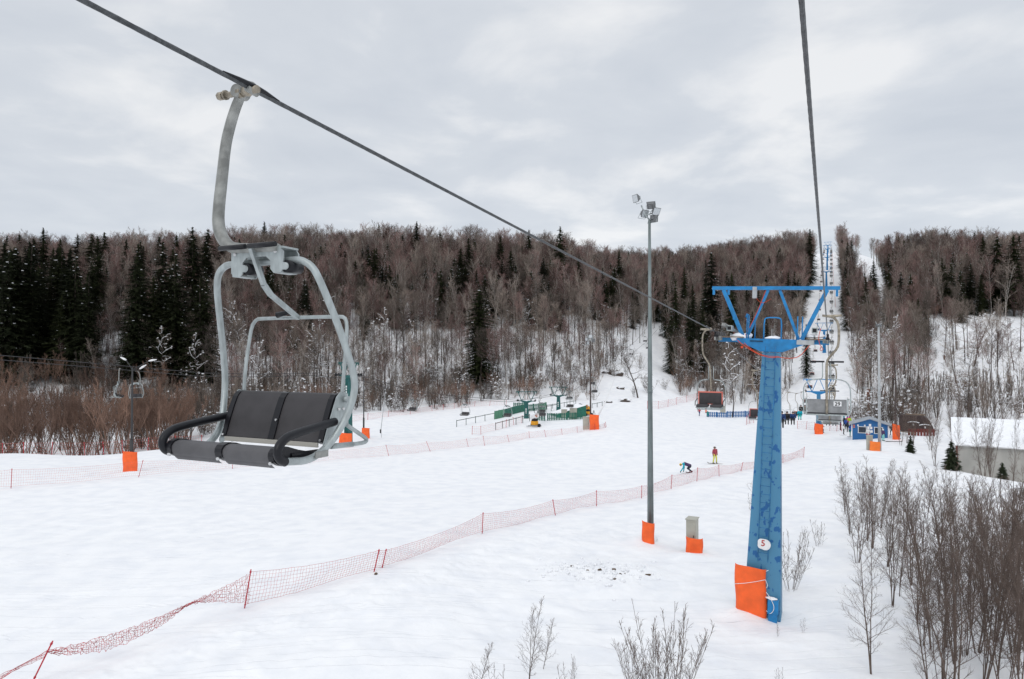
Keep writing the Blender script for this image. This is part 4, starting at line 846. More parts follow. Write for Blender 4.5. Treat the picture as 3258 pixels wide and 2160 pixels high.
def picket(c0, c1, label, hgt, m_, solid=False, n=None, group='picket fences'):
    a, b = GR(*c0), GR(*c1); L = np.linalg.norm(b - a); n = n or max(4, int(L / .34)); root = empty('picket_fence', a, 0, label, 'picket fence', group)
    d = (b - a); m = MB()
    for z in (.3, .8): m.bar(np.array([0, 0, z * hgt]), d + np.array([0, 0, z * hgt]), .05, .09)
    m.build('rail', MT[m_], root)
    yaw = math.atan2(d[1], d[0]); rg = random.Random(n); m = MB(); nrm = Vector((-math.sin(yaw), math.cos(yaw), 0)) * -.045
    for i in range(n + 1):
        u = i / n; p = Vector([float(q) for q in d * u]) + nrm; p.z = h1(a[0] + d[0] * u, a[1] + d[1] * u) - a[2]
        wd = L / n * (.98 if solid else .58); m.box(p + Vector((0, 0, hgt / 2 - .05)), (wd, .03, hgt * rg.uniform(.96, 1.04) + .1), yaw)
    m.build('picket_row', MT[m_], root)
    for u in (0, .5, 1): m = MB(); m.box(Vector([float(q) for q in d * u]) - nrm + Vector((0, 0, hgt * .5 - .1)), (.12, .12, hgt + .3), yaw); m.build('post', MT[m_], root)
    return root
picket((1575, 1334), (1602, 1328), 'pale green board fence at the left of the green lift', 1.35, 'greenl', True)
picket((1602, 1327), (1669, 1309), 'dark green board fence left of the first green tower', 1.3, 'greenf', True)
picket((1635, 1302), (1668, 1300), 'green picket fence just behind the first green tower at left', 1.2, 'greenf')
picket((1680, 1309), (1715, 1305), 'green picket fence right behind the first green tower', 1.25, 'greenf')
picket((1716, 1306), (1737, 1303), 'pale green panel at the end of the rear picket fence', 1.35, 'greenl', True)
picket((1712, 1337), (1733, 1339), 'short green picket fence behind the yellow snow gun', 1.4, 'greenf')
picket((1743, 1338), (1861, 1333), 'long green picket fence in front of the green lift ramp', 1.15, 'greenf')
picket((2250, 1326), (2312, 1328), 'left length of the dark blue picket fence near the two skiers', .95, 'hutb')
picket((2314, 1328), (2428, 1327), 'right length of the dark blue picket fence left of the blue column', 1.15, 'hutb')
def green_tower(px, row, armrow, dlabel, yaw, sc=.78):
    b = GR(px, row); z = ztop(px, armrow, b[1]); o = make_tower(z - b[2] + .3, MT['green'], MT['green'], .82, .55, 0, dlabel, group='green towers of the smaller chairlift', wheels=2, sc=sc)
    o.location = Vector((b[0], b[1], z)); o.rotation_euler = (0, 0, yaw)
    m = MB()
    for zz_ in (-1.6, -2.0, -2.4): m.box((-.05, -.30, zz_ * .8), (.22, .02, .22))
    m.build('sign_plate', MT['white'], o); return o, b, z
t2, bt2, zt2 = green_tower(1675, 1331, 1276, 'nearest green lift tower behind the yellow snow gun', -.15)
t3, bt3, zt3 = green_tower(1777, 1311, 1258, 'second green lift tower beside the ramp of the green lift', -.2)
t1, bt1, zt1 = green_tower(1108, 1418, 1195, 'green lift tower half hidden behind the right side of the big chair', -.6)
pad(1.5, 1.6, bt1 + np.array([-.2, -.6, 0]), 0, 'orange safety pad on the green tower behind the big chair', seed=40, depth=.4)
bh = GR(2131, 1075, 60, 400); zh = ztop(2131, 985, bh[1])
o = make_tower(zh - bh[2] + .3, MT['green'], MT['green'], .8, .5, 0, 'distant green lift tower up the hill among the spruces right of the tall mast', group='green towers of the smaller chairlift', wheels=2); o.location = Vector((bh[0], bh[1], zh)); o.rotation_euler = (0, 0, -.25)
for i, (p, rx) in enumerate([(t2, .35), (t3, .35), (o, .5)]):
    m = MB(); m.blob((0, 0, .12), rx, .3, .16, i, 12); m.build('snow_cap', MT['snow'], p)
# green lift chairs and ropes
gch = []
def rope_line(pts, label, off=0.0):
    m = MB(); m.tube(pts, .03, 6, 1); tag(m.build('haul_rope', MT['darkp'], None), label, 'cable', 'haul ropes of the green lift')
A0_ = W(-150, 1125, 52)
g1 = [A0_, W(395, 1170, 66), W(700, 1197, 73), np.array([bt1[0], bt1[1], zt1 + .25]), W(1310, 1252, 93), W(1613, 1277, 106), np.array([bt2[0], bt2[1], zt2 + .2])]
for k_, dx in enumerate((-1.4, 1.4)):
    rope_line([p + np.array([dx * .5, -dx * .4, .12 * dx]) for p in g1] + [np.array([bt3[0] + dx, bt3[1], zt3 + .2])], 'thin rope of the green lift passing left behind the big chair, %s strand' % ('upper' if k_ else 'lower'))
for dx in (-1.45, 1.45):
    rope_line([np.array([bt3[0] + dx, bt3[1], zt3 + .2]), np.array([(bt3[0] * .5 + bh[0] * .5) + dx, bt3[1] * .5 + bh[1] * .5, (zt3 + zh) / 2 - 3.5]), np.array([bh[0] + dx * 1.3, bh[1], zh + .3])], 'thin rope of the green lift climbing the hill, %s strand' % ('right' if dx > 0 else 'left'))
def green_chair(px, seat_row, d, yaw, label):
    c = copy_tree(CH, None, ('bolt', 'rivet', 'pin', 'clamp_plate')); p = W(px, seat_row, d); c.location = Vector([p[0], p[1], p[2] + 2.62]); c.rotation_euler = (0, 0, yaw); tag(c, label, 'chairlift chair', 'chairs of the green lift'); return c
# hide-free, light copies of the full chair
green_chair(381, 1262, 64, -1.15 + math.pi, 'left one of the two small grey chairs beside the dark lamp post')
green_chair(432, 1264, 68, -.7 + math.pi + 1.3, 'right one of the two small grey chairs, behind the dark lamp post')
for px, row, d, lb in [(1310, 1305, 92, 'leftmost of the three small grey chairs left of the green station'), (1478, 1320, 92, 'middle one of the three small grey chairs left of the green station'), (1613, 1324, 94, 'small grey chair in front of the pale green board fence'),
                       (1722, 1311, 106, 'upper grey chair behind the yellow snow gun'), (1724, 1322, 104, 'lower grey chair behind the yellow snow gun'), (1811, 1269, 122, 'grey chair right of the second green tower'), (1813, 1294, 112, 'grey chair just above the green ramp'),
                       (1885, 1221, 150, 'upper grey chair beside the slim mast'), (1891, 1247, 135, 'lower grey chair beside the slim mast'), (2052, 1086, 200, 'small dark chair just left of the tall mast'), (2103, 1069, 175, 'grey chair over the snowy clearing right of the tall mast'), (2062, 1108, 190, 'small dark chair hidden at the edge of the tall mast'), (2008, 1128, 185, 'small dark chair in front of the trees left of the tall mast')]:
    green_chair(px, row, d, -.35, lb)
# ramp of the green lift and small equipment
root = empty('lift_ramp', GR(1815, 1330), 0, 'green boarded snow ramp behind the long green picket fence', 'ramp'); m = MB()
m.add([(-2.3, 0, -.2), (2.9, 2.5, -.2), (2.9, 2.5, 1.9), (-2.3, 0, .6)], [(0, 1, 2, 3)]); m.add([(-2.3, .25, -.2), (2.9, 2.75, -.2), (2.9, 2.75, 1.9), (-2.3, .25, .6)], [(3, 2, 1, 0)]); m.add([(-2.3, 0, .6), (2.9, 2.5, 1.9), (2.9, 2.75, 1.9), (-2.3, .25, .6)], [(0, 1, 2, 3)]); m.add([(2.9, 2.5, -.2), (2.9, 2.75, -.2), (2.9, 2.75, 1.9), (2.9, 2.5, 1.9)], [(0, 1, 2, 3)]); m.build('side_board', MT['greenf'], root)
m = MB(); m.add([(-2.3, .28, .58), (2.9, 2.78, 1.88), (1.5, 5.2, 2.0), (-3.2, 3.4, .6)], [(0, 1, 2, 3)]); m.add([(-3.2, 3.4, .6), (1.5, 5.2, 2.0), (1.5, 5.2, -.3), (-3.2, 3.4, -.3)], [(0, 1, 2, 3)]); m.build('snow_top', MT['snow'], root)
# snow guns
def snow_gun(loc, rz, body, label, s=1.0, tilt=.5, ring=True):
    root = empty('snow_gun', loc, rz, label, 'snow gun', 'snow guns near the green lift'); root.scale = (s, s, s)
    m = MB()
    for x in (-.55, .55): m.bar((x, -.9, .12), (x, .9, .12), .10, .12)
    m.bar((-.9, -.5, .16), (.9, -.5, .16), .08, .08); m.bar((-.9, .5, .16), (.9, .5, .16), .08, .08); m.bar((-.55, -.9, .12), (0, -1.7, .2), .08, .08); m.bar((.55, -.9, .12), (0, -1.7, .2), .08, .08); m.build('chassis', MT['greyp'], root)
    for x in (-.85, .85): w_ = MB(); w_.tube([(x - .1, .2, .26), (x + .1, .2, .26)], .26, 14); w_.build('wheel', MT['blackp'], root)
    m = MB(); m.box((0, 0, .58), (.95, .8, .6)); m.build('lower_housing', MT['yellow'], root, bevel=.06)
    m = MB(); m.box((0, 0, 1.1), (.85, .7, .5), taper=.8); m.build('middle_housing', MT['blackp'], root, bevel=.05)
    d = Vector((math.cos(tilt), 0, math.sin(tilt))); c = Vector((0, 0, 1.55)); m = MB(); a, b_, c2, c3 = c - d * .65, c - d * .45, c + d * .35, c + d * .6
    m.tube([a, b_, c2, c3], [.26, .38, .40, .46], 22, cap=False); m.tube([c3, c2, b_], [.43, .37, .33], 22, cap=False); m.tube([c3, c3 + d * .04], [.46, .43], 22, cap=False); br = m.build('barrel', MT[body], root)
    m = MB(); m.tube([c - d * .1, c + d * .28], [.16, .06], 12)
    for k in range(8):
        a_ = k * math.pi / 4; n_ = Vector((-d.z, 0, d.x)); r_ = (Vector((0, 1, 0)) * math.cos(a_) + n_ * math.sin(a_)); m.bar(c + d * .05 + r_ * .1, c + d * .05 + r_ * .36, .12, .02, up=d)
    m.build('fan', MT['orangeb'] if body == 'white' else MT['greyp'], br)
    m = MB(); m.blob((-.1, 0, 1.98), .42, .32, .14, 3, 12); m.build('snow_cap', MT['snow'], root); return root
snow_gun(GR(1701, 1357), -.9, 'white', 'yellow and black snow gun with white barrel in front of the nearest green tower', .95)
snow_gun(GR(1872, 1322), -2.4, 'yellow', 'yellow snow gun behind the slim mast of the green station', .85)
snow_gun(GR(1848, 1319), -1.9, 'greyp', 'snow gun with a grey fan barrel beside the green ramp', .95, .25)
o = tag(MB().tube([(0, 0, 0), (.05, 0, .5)], .06, 8).tube([(0, 0, .4), (-.35, .1, .05)], .04, 6).tube([(0, 0, .4), (.35, .1, .05)], .04, 6).tube([(0, 0, .4), (.0, -.35, .05)], .04, 6).box((0, 0, .55), (.3, .3, .3)).build('snow_gun_stand', MT['greyp'], None, GR(1889, 1318)), 'small grey tripod right of the slim mast', 'tripod')
root = empty('snow_lance', GR(1896, 1358), 0, 'long pale snow lance leaning right beside the slim mast', 'snow lance'); p0 = np.array(root.location); p1 = W(1955, 1205, p0[1] + 3) - p0
m = MB(); m.tube([(0, 0, .9), tuple(p1 * .55), tuple(p1)], [.14, .10, .04], 8); m.build('lance_pipe', MT['white'], root)
m = MB()
for a_ in (0, 2.1, 4.2): m.tube([(0, 0, 1.2), (.6 * math.cos(a_), .6 * math.sin(a_), 0)], .035, 6)
m.tube([(-.5, 0, 1.3), (-.7, 0, .8), (-.4, 0, .3)], .03, 6, 1); m.build('stand', MT['greyp'], root)
root = empty('slender_pole', GR(1214, 1392), 0, 'slender pale pole standing on the snow right behind the big chair', 'pole'); p0 = np.array(root.location); m = MB(); m.tube([(0, 0, 0), tuple(W(1212, 1367, p0[1]) - p0), tuple(W(1230, 1215, p0[1]) - p0)], [.02, .05, .02], 6); m.build('shaft', MT['greyp'], root)
m = MB(); m.box(W(1211, 1372, p0[1]) - p0, (.18, .15, .5)); m.build('control_box', MT['darkp'], root)
for px, row, lb in [(1795, 1328, 'small grey cabinet with a blue side by the green ramp'), (1824, 1333, 'tall beige drive box with snow and orange trim behind the long picket fence')]:
    b = GR(px, row); cabinet(b, .9 if px < 1800 else 1.1, .6, 1.3 if px < 1800 else 1.75, .1, lb)
b = GR(2300, 1316); cabinet(b, .9, .6, 1.5, 0, 'pale cabinet behind the blue picket fence near the two skiers')

# ------------------------------------------------------------------ ticket hut, dark cabin, grey building
hb = GR(2768, 1396); yawh = -.46; s_ = hb[1] / F
root = empty('ticket_hut', hb, yawh, 'blue wooden ticket hut with a grey gable roof and two white framed windows', 'hut'); we, he, hr, dp = 105 * s_ / 2, 44 * s_, 62 * s_, 3.2
m = MB(); m.add([(-we, 0, -.4), (we, 0, -.4), (we, 0, he), (0, 0, hr), (-we, 0, he), (-we, dp, -.4), (we, dp, -.4), (we, dp, he), (0, dp, hr), (-we, dp, he)], [(0, 1, 2, 3, 4), (9, 8, 7, 6, 5), (0, 4, 9, 5), (1, 6, 7, 2)]); m.build('wall', MT['hutb'], root)
for s in (-1, 1):
    m = MB(); ex = 1.15; m.add([(0, -.35, hr + .02), (s * we * ex, -.35, he - (hr - he) * .15 + .02), (s * we * ex, dp + .3, he - (hr - he) * .15 + .02), (0, dp + .3, hr + .02), (0, -.35, hr + .16), (s * we * ex, -.35, he - (hr - he) * .15 + .14), (s * we * ex, dp + .3, he - (hr - he) * .15 + .14), (0, dp + .3, hr + .16)],
          [(0, 1, 2, 3), (7, 6, 5, 4), (0, 4, 5, 1), (1, 5, 6, 2), (2, 6, 7, 3), (3, 7, 4, 0)]); m.build('roof', MT['roofg'], root)
for s in (-1, 1): m = MB(); m.box((s * (we - .05), -.03, he / 2 - .2), (.12, .05, he + .3)); m.build('corner_trim', MT['white'], root)
for xc in (-.93, 1.03):
    m = MB(); wz = 1.18; ww, wh = .98, .85; m.box((xc, -.04, wz + wh / 2), (ww + .14, .06, .07)); m.box((xc, -.04, wz - wh / 2), (ww + .14, .06, .07)); m.box((xc - ww / 2, -.04, wz), (.07, .06, wh)); m.box((xc + ww / 2, -.04, wz), (.07, .06, wh)); f_ = m.build('window', MT['white'], root)
    m = MB(); m.box((xc, -.015, wz), (ww, .03, wh)); m.build('pane', MT['glass'], f_)
m = MB()
for x_, z_ in ((-.18, 1.5), (.15, 1.48), (-.15, 1.1), (.2, 1.0), (.02, 1.85)): m.box((x_, -.015, z_), (.28, .02, .34))
m.build('notice_board', MT['white'], root)
m = MB(); m.box((-1.95, -.015, 1.75), (.24, .02, .12)); m.box((-1.95, -.015, 1.5), (.24, .02, .12)); m.build('orange_sign', MT['orangeb'], root)
m = MB(); m.box((-1.45, -.05, 1.78), (.18, .05, .2)); m.box((-.62, -.05, 1.78), (.18, .05, .2)); m.build('wall_lamp', MT['white'], root)
hb = GR(2915, 1374); root = empty('dark_cabin', hb, -.5, 'dark brown wooden cabin with a rounded mansard roof right of the ticket hut', 'cabin'); s_ = hb[1] / F
w2 = 46 * s_; hh = 52 * s_; m = MB(); prof = [(-w2, -.4), (w2 * .95, -.4), (w2 * 1.02, hh * .32), (w2 * .80, hh * .72), (w2 * .45, hh * .96), (w2 * .2, hh), (-w2 * .95, hh), (-w2, hh * .9)]
m.prism(prof, 2.0, 4.0, 'y'); m.build('wall', MT['brownw'], root)
for k_, xx in enumerate((-.35, 1.15)):
    m = MB(); zc = hh * (.62 - .14 * k_); m.tube([(xx - .75, -.12, zc - .12), (xx - .4, -.16, zc), (xx, -.18, zc + .04), (xx + .4, -.16, zc), (xx + .75, -.12, zc - .12)], .06, 8); m.build('snowy_ledge', MT['snow'], root); m = MB(); m.tube([(xx, -.1, zc - .28), (xx, -.1, zc - .55)], [.1, .07], 8); m.build('lantern', MT['white'], root)
m = MB(); m.box((0, 2, hh + .03), (w2 * 1.2, 1.5, .10)); m.build('roof_plank', MT['plank'], root)
root2 = empty('porch_fence', GR(2925, 1386), -.05, 'dark red porch fence below the brown cabin', 'porch fence'); m = MB()
for k_ in range(9): m.box((-1.4 + k_ * .42, 0, .5), (.3, .06, 1.0))
m.bar((-1.7, 0, .8), (2.3, 0, .8), .06, .1); m.build('board', MT['redb'], root2); m = MB(); m.bar((-3.4, -.6, .75), (-1.0, -.8, .45), .5, .08); m.build('ramp_plank', MT['plank'], root2)
# grey building
L0 = W(3043, 1405, 66); yawb = .0
bb = np.array([L0[0], 66, -11.8]); ez = W(3150, 1413, 66)[2]; rz_ = W(3050, 1327, 74)[2]
root = empty('grey_building', bb, -.56, 'long grey panelled building with a snow covered roof at the right edge behind the bushes', 'building')
Lb = 16.0; e_ = ez - bb[2]; r_ = rz_ - bb[2]
m = MB(); m.add([(0, 0, -2), (Lb, 0, -2), (Lb, 0, e_), (0, 0, e_), (0, 8, -2), (Lb, 8, -2), (Lb, 8, e_), (0, 8, e_)], [(0, 1, 2, 3), (5, 4, 7, 6), (4, 0, 3, 7), (1, 5, 6, 2)])
for k_ in range(1, 27): m.box((k_ * .6, -.01, e_ / 2 - 1), (.035, .03, e_ + 1.98))
m.build('wall', MT['wallg'], root)
m = MB()
def rf(u, v): return (-.35 + (Lb + .7) * u, -.45 + 8.6 * v, e_ + .12 + (r_ - e_) * min(1, v * 1.02) + .05 * math.sin(9 * u) * (1 - v) - (.16 * max(0, .06 - v) / .06))
m.grid(rf, 60, 16); m.add([rf(0, 0), rf(1, 0), (Lb + .35, -.45, e_ - .08), (-.35, -.45, e_ - .08)], [(0, 1, 2, 3)][::-1]); m.add([rf(0, 0), rf(0, 1), (-.35, 8.15, e_ - .1), (-.35, -.45, e_ - .1)], [(0, 1, 2, 3)]); m.build('snowy_roof', MT['snow'], root)
m = MB(); m.box((.02, -.06, e_ / 2 - 1), (.16, .14, e_ + 2)); m.build('corner_post', MT['redb'], root)
wx = W(3228, 1470, 66)[0] - L0[0]; wz0 = W(3228, 1488, 66)[2] - bb[2]; wz1 = W(3228, 1452, 66)[2] - bb[2]; m = MB(); wc = (wz0 + wz1) / 2; wh = wz1 - wz0; ww = 1.5
m.box((wx + ww / 2, -.03, wz1), (ww + .1, .08, .09)); m.box((wx + ww / 2, -.03, wz0), (ww + .1, .08, .09)); m.box((wx, -.03, wc), (.09, .08, wh)); m.box((wx + ww, -.03, wc), (.09, .08, wh)); m.box((wx + ww * .55, -.03, wc), (.06, .06, wh)); f_ = m.build('window', MT['redb'], root)
m = MB(); m.box((wx + ww / 2, -.01, wc), (ww, .03, wh)); m.build('pane', MT['glass'], f_)

# ------------------------------------------------------------------ people
PI = math.pi
def person(loc, yaw, pose, cols, label, hgt=1.7, group=None, helmet=None, extra=None):
    """cols: jacket, trousers, boots/gloves, head"""
    J = dict(head=(0, 0, 1.58), neck=(0, 0, 1.42), chest=(0, 0, 1.28), hip=(0, 0, .95), sl=(-.19, 0, 1.38), sr=(.19, 0, 1.38), el=(-.27, .02, 1.12), er=(.27, .02, 1.12), hl=(-.28, -.08, .88), hr=(.28, -.08, .88),
             pl=(-.10, 0, .92), pr=(.10, 0, .92), kl=(-.12, -.04, .50), kr=(.12, -.04, .50), al=(-.13, .02, .10), ar=(.13, .02, .10), tl=(-.14, -.14, .04), tr=(.14, -.14, .04))
    if pose == 'walk': J.update(kl=(-.1, -.22, .55), al=(-.1, -.2, .12), tl=(-.1, -.34, .05), kr=(.1, .05, .5), ar=(.1, .3, .14), tr=(.1, .18, .05), hl=(-.25, .2, .95), hr=(.25, -.28, 1.0), er=(.26, -.1, 1.12), el=(-.26, .14, 1.14))
    if pose == 'sit': J.update(head=(0, -.06, .66), neck=(0, -.02, .52), chest=(0, .02, .38), hip=(0, .08, .06), sl=(-.19, .01, .47), sr=(.19, .01, .47), el=(-.26, -.05, .22), er=(.26, -.05, .22), hl=(-.15, -.28, .16), hr=(.15, -.28, .16), pl=(-.1, .04, .04), pr=(.1, .04, .04), kl=(-.12, -.42, .04), kr=(.12, -.42, .04), al=(-.12, -.44, -.38), ar=(.12, -.44, -.38), tl=(-.13, -.6, -.42), tr=(.13, -.6, -.42))
    if pose == 'crouch': J.update(head=(-.78, 0, .72), neck=(-.58, 0, .80), chest=(-.40, 0, .84), hip=(.10, 0, .66), sl=(-.50, -.2, .80), sr=(-.50, .2, .80), el=(-.62, -.26, .48), er=(-.38, .25, .50), hl=(-.86, -.28, .14), hr=(-.44, .26, .10), pl=(.10, -.12, .60), pr=(.10, .12, .60), kl=(-.12, -.2, .38), kr=(-.08, .22, .36), al=(.24, -.24, .14), ar=(.26, .26, .14), tl=(.14, -.30, .07), tr=(.16, .34, .07))
    if pose == 'ride': J.update(hl=(-.26, -.04, .86), hr=(.30, .02, .92), kl=(-.16, -.02, .50), kr=(.14, -.05, .50), al=(-.2, .06, .12), ar=(.2, .02, .12), head=(-.03, 0, 1.58))
    B = [('head', 'head', .105, .105, 3), ('neck', 'chest', .07, .15, 0), ('chest', 'hip', .165, .155, 0), ('sl', 'sr', .10, .10, 0), ('sl', 'el', .085, .065, 0), ('sr', 'er', .085, .065, 0), ('el', 'hl', .062, .048, 0), ('er', 'hr', .062, .048, 0), ('hl', 'hl', .055, .055, 2), ('hr', 'hr', .055, .055, 2),
         ('pl', 'kl', .105, .078, 1), ('pr', 'kr', .105, .078, 1), ('hip', 'pl', .15, .11, 1), ('hip', 'pr', .15, .11, 1), ('kl', 'al', .075, .06, 1), ('kr', 'ar', .075, .06, 1), ('al', 'tl', .065, .055, 2), ('ar', 'tr', .065, .055, 2)]
    m = MB()
    for a, b, r0, r1, k in B:
        p, q = Vector(J[a]), Vector(J[b]); 
        if a == b: m.blob(p, r0, r0 * (1.05), r0 * 1.25, 1, 12, 0)
        else:
            m.blob(p, r0, r0, r0, 1, 10, 0); m.blob(q, r1, r1, r1, 1, 10, 0); m.tube([p, q], [r0, r1], 10)
    # mitten thumbs, nose, ears
    for h_ in ('hl', 'hr'): p = Vector(J[h_]); m.tube([p, p + Vector((.0, -.055, -.06))], [.03, .02], 8); m.tube([p, p + Vector((0, 0, -.10))], [.045, .03], 8)
    p = Vector(J['head']); m.tube([p + Vector((0, -.09, -.0)), p + Vector((0, -.125, -.02))], [.03, .018], 6)
    me0 = m.mesh('body_tmp', MT['skin']); to = bpy.data.objects.new('body_tmp', me0); COL.objects.link(to); rm = to.modifiers.new('r', 'REMESH'); rm.mode = 'VOXEL'; rm.voxel_size = .022; rm.use_smooth_shade = True
    sm = to.modifiers.new('s', 'SMOOTH'); sm.iterations = 3; sm.factor = .5
    bpy.context.view_layer.update(); me = bpy.data.meshes.new_from_object(to.evaluated_get(bpy.context.evaluated_depsgraph_get())); bpy.data.objects.remove(to)
    me.name = 'body'; me.materials.clear()
    for c in cols: me.materials.append(c)
    C = np.zeros(len(me.polygons) * 3); me.polygons.foreach_get('center', C); C = C.reshape(-1, 3); best = np.full(len(C), 9.); idx = np.zeros(len(C), np.int32)
    for a, b, r0, r1, k in B:
        p, q = np.array(J[a]), np.array(J[b]); d = q - p; t = np.clip(((C - p) @ d) / max(1e-9, d @ d), 0, 1); dist = np.linalg.norm(C - (p + t[:, None] * d), axis=1) - (r0 * (1 - t) + r1 * t); w_ = dist < best; best[w_] = dist[w_]; idx[w_] = k
    hd = np.array(J['head']); face = (idx == 3) & (C[:, 1] < hd[1] - .03) & (C[:, 2] < hd[2] + .07); idx[face] = 4
    me.materials.append(MT['skin']); me.polygons.foreach_set('material_index', idx)
    root = empty('person', loc, yaw, label, 'person', group); s = hgt / 1.72; root.scale = (s, s, s)
    link('body', me, root)
    p = Vector(J['head']); m = MB(); m.blob(p + Vector((0, .012, .045)), .125, .135, .11, 1, 14, 0); m.build('helmet', helmet or cols[3], root)
    m = MB(); m.tube([p + Vector((-.10, -.07, .03)), p + Vector((-.05, -.115, .035)), p + Vector((.05, -.115, .035)), p + Vector((.10, -.07, .03))], .028, 8, 1); m.build('goggles', MT['blackp'], root)
    return root
_cc = {}
def cl(n, c):
    if n not in _cc: _cc[n] = mat(n + '_cloth', c, .75, 0, var=.2, vscale=8)
    return _cc[n]
pur = cl('purple', (.07, .035, .11)); teal = cl('teal', (.0, .35, .45)); nav = cl('navy', (.015, .018, .035)); blk = cl('black', (.012, .012, .014)); yel = cl('yellow', (.62, .60, .10)); plaid = mat('red_plaid_cloth', (.50, .07, .08), .8, 0, col2=(.15, .03, .06), thr=(.45, .55), vscale=14)
red = cl('red', (.42, .02, .03)); org = cl('orange', (.85, .16, .01)); gry = cl('grey', (.10, .10, .10)); wht = cl('white', (.7, .7, .68)); blu = cl('blue', (.02, .09, .38)); grn = cl('lime', (.45, .60, .03)); mint = cl('mint', (.25, .62, .58)); dkb = cl('dark_blue', (.01, .04, .14)); hel = cl('helmet_yellow', (.78, .48, .01)); brn = cl('brown_grey', (.16, .13, .10)); pnk = cl('pink', (.65, .05, .22)); tl2 = cl('teal_green', (.0, .22, .20))
def board(loc, yaw, label, L=1.5, w_=.26, name='snowboard', tilt=0, m_=None):
    m = MB(); n = 24
    def fn(u, v, o=0): x = (u - .5) * L; e2 = abs(u - .5) * 2; hw = w_ / 2 * (1 - .12 * (1 - e2 * e2)) * (1 - max(0, e2 - .86) / .14 * .55); return (x, (v - .5) * 2 * hw, .02 + .10 * max(0, e2 - .84) / .16 + o)
    m.grid(fn, n, 4); m.grid(lambda u, v: fn(1 - u, v, .014), n, 4)
    o = m.build(name, m_ or blk, None, loc); o.rotation_euler = (0, tilt, yaw); tag(o, label, 'snowboard' if name == 'snowboard' else 'ski'); return o
b = GR(2192, 1503); person(b, 0, 'crouch', [pur, nav, blk, hel], 'crouching snowboarder in purple and teal jacket with yellow helmet, hands on the snow', 1.72, helmet=hel)
o = [c for c in bpy.data.objects if c.get('label', '').startswith('crouching snowboarder')][0].children[0]; me = o.data; me.materials.append(teal)
C = np.zeros(len(me.polygons) * 3); me.polygons.foreach_get('center', C); C = C.reshape(-1, 3); ix = np.zeros(len(me.polygons), np.int32); me.polygons.foreach_get('material_index', ix); ix[(ix == 0) & ((C[:, 0] < -.46) | (C[:, 2] < .62) & (C[:, 0] < -.25))] = 5; me.polygons.foreach_set('material_index', ix)
board(b + np.array([.28, .0, .02]), 1.2 + PI / 2 + .9, 'snowboard under the crouching snowboarder')
b = GR(2275, 1475); person(b, .4, 'ride', [plaid, yel, brn, brn], 'standing snowboarder in red plaid jacket and yellow trousers', 1.68, helmet=brn); board(b + np.array([0, -.02, 0]), -.45, 'snowboard under the snowboarder in yellow trousers', m_=brn)
P = [((2225, 1323), 'walk', [red, dkb, blk, brn], 'person in red jacket and dark blue trousers standing on the far piste', 1.55, .2), ((2246, 1314), 'stand', [gry, org, blk, gry], 'person in grey jacket and orange trousers left of the blue picket fence', 1.6, .5), ((2252, 1327), 'stand', [tl2, tl2, blk, blk], 'small person in dark green at the left end of the blue picket fence', 1.15, 0),
     ((2684, 1382), 'stand', [wht, blk, blk, blk], 'skier in white jacket and black trousers at the left of the queue by the hut', 1.5, 1.2), ((2692, 1366), 'stand', [blu, blk, blk, brn], 'person in bright blue jacket in the queue left of the hut', 1.7, 2.6), ((2699, 1374), 'stand', [nav, blk, blk, red], 'person in dark clothes in the middle of the queue', 1.75, 3.0),
     ((2708, 1388), 'stand', [blu, tl2, blk, dkb], 'person in blue jacket and teal green trousers next to the hut wall', 1.75, 2.8), ((2703, 1360), 'stand', [grn, blk, blk, pnk], 'person in lime jacket with a pink hat at the back of the queue', 1.8, 2.4), ((2674, 1368), 'stand', [dkb, blk, blk, red], 'person in dark blue with a red hat at the far left of the queue', 1.6, .8), ((2686, 1358), 'stand', [nav, nav, blk, teal], 'person in navy with a teal hat at the back of the queue', 1.75, 2.0), ((2697, 1356), 'stand', [pnk, blk, blk, blu], 'person in pink jacket and blue hat at the back of the queue', 1.7, 2.0),
     ((2732, 1397), 'stand', [gry, blk, blk, blk], 'person in dark grey standing at the left window of the ticket hut', 1.35, 3.1), ((2762, 1400), 'stand', [wht, red, blk, wht], 'person in white jacket and red trousers at the ticket hut', 1.62, 3.0), ((2810, 1403), 'stand', [pur, mint, blk, wht], 'person in dark purple jacket and mint trousers at the right end of the hut', 1.6, 1.8),
     ((2838, 1384), 'walk', [gry, blk, blk, blk], 'person in dark clothes walking right of the ticket hut', 1.45, -1.2), ((2861, 1396), 'stand', [teal, blk, blk, wht], 'person with a pale helmet half hidden behind the tall orange pad', 1.45, 1.5), ((2615, 1377), 'walk', [red, blk, blk, blk], 'person in red jacket right behind the orange pad of the second blue tower', 1.7, 1.0)]
for (c, pose, cols, lb, hg, yw) in P: person(GR(*c), yw, pose, cols, lb, hg)
b = GR(2710, 1390); board(b, .1, 'snowboard lying in front of the queue beside the hut', 1.3)
b = GR(2843, 1405); board(b, -.15, 'dark snowboard lying in front of the tall orange pad', 2.2, .4)
b = GR(2687, 1385); board(b, .1, 'ski on the feet of the skier in the white jacket', 1.6, .09, 'ski')
def rider(al, lat, dx, cols, label, hel_=None, group=None, front=False):
    c = LA(lat + dx, al + (-.02 if front else .30), rope_z(al) - 2.70); return person(c, -TH + (0 if front else PI), 'sit', cols, label, 1.72, group, hel_)
rider(73.3, LATL, -.27, [blk, blk, blk, gry], 'left rider with black clothes on the salmon-trimmed chair right of the column', front=True); rider(73.3, LATL, .27, [dkb, blk, blk, gry], 'right rider in dark blue on the salmon-trimmed chair right of the column', front=True)
rider(57, LATL, .25, [dkb, blk, blk, gry], 'rider in dark blue beside the edge of the blue column', front=True)
rider(89.6, LATL, .25, [teal, cl('turquoise', (.01, .45, .42)), blk, blk], 'rider in teal jacket and turquoise trousers on a chair beyond the column', front=True)
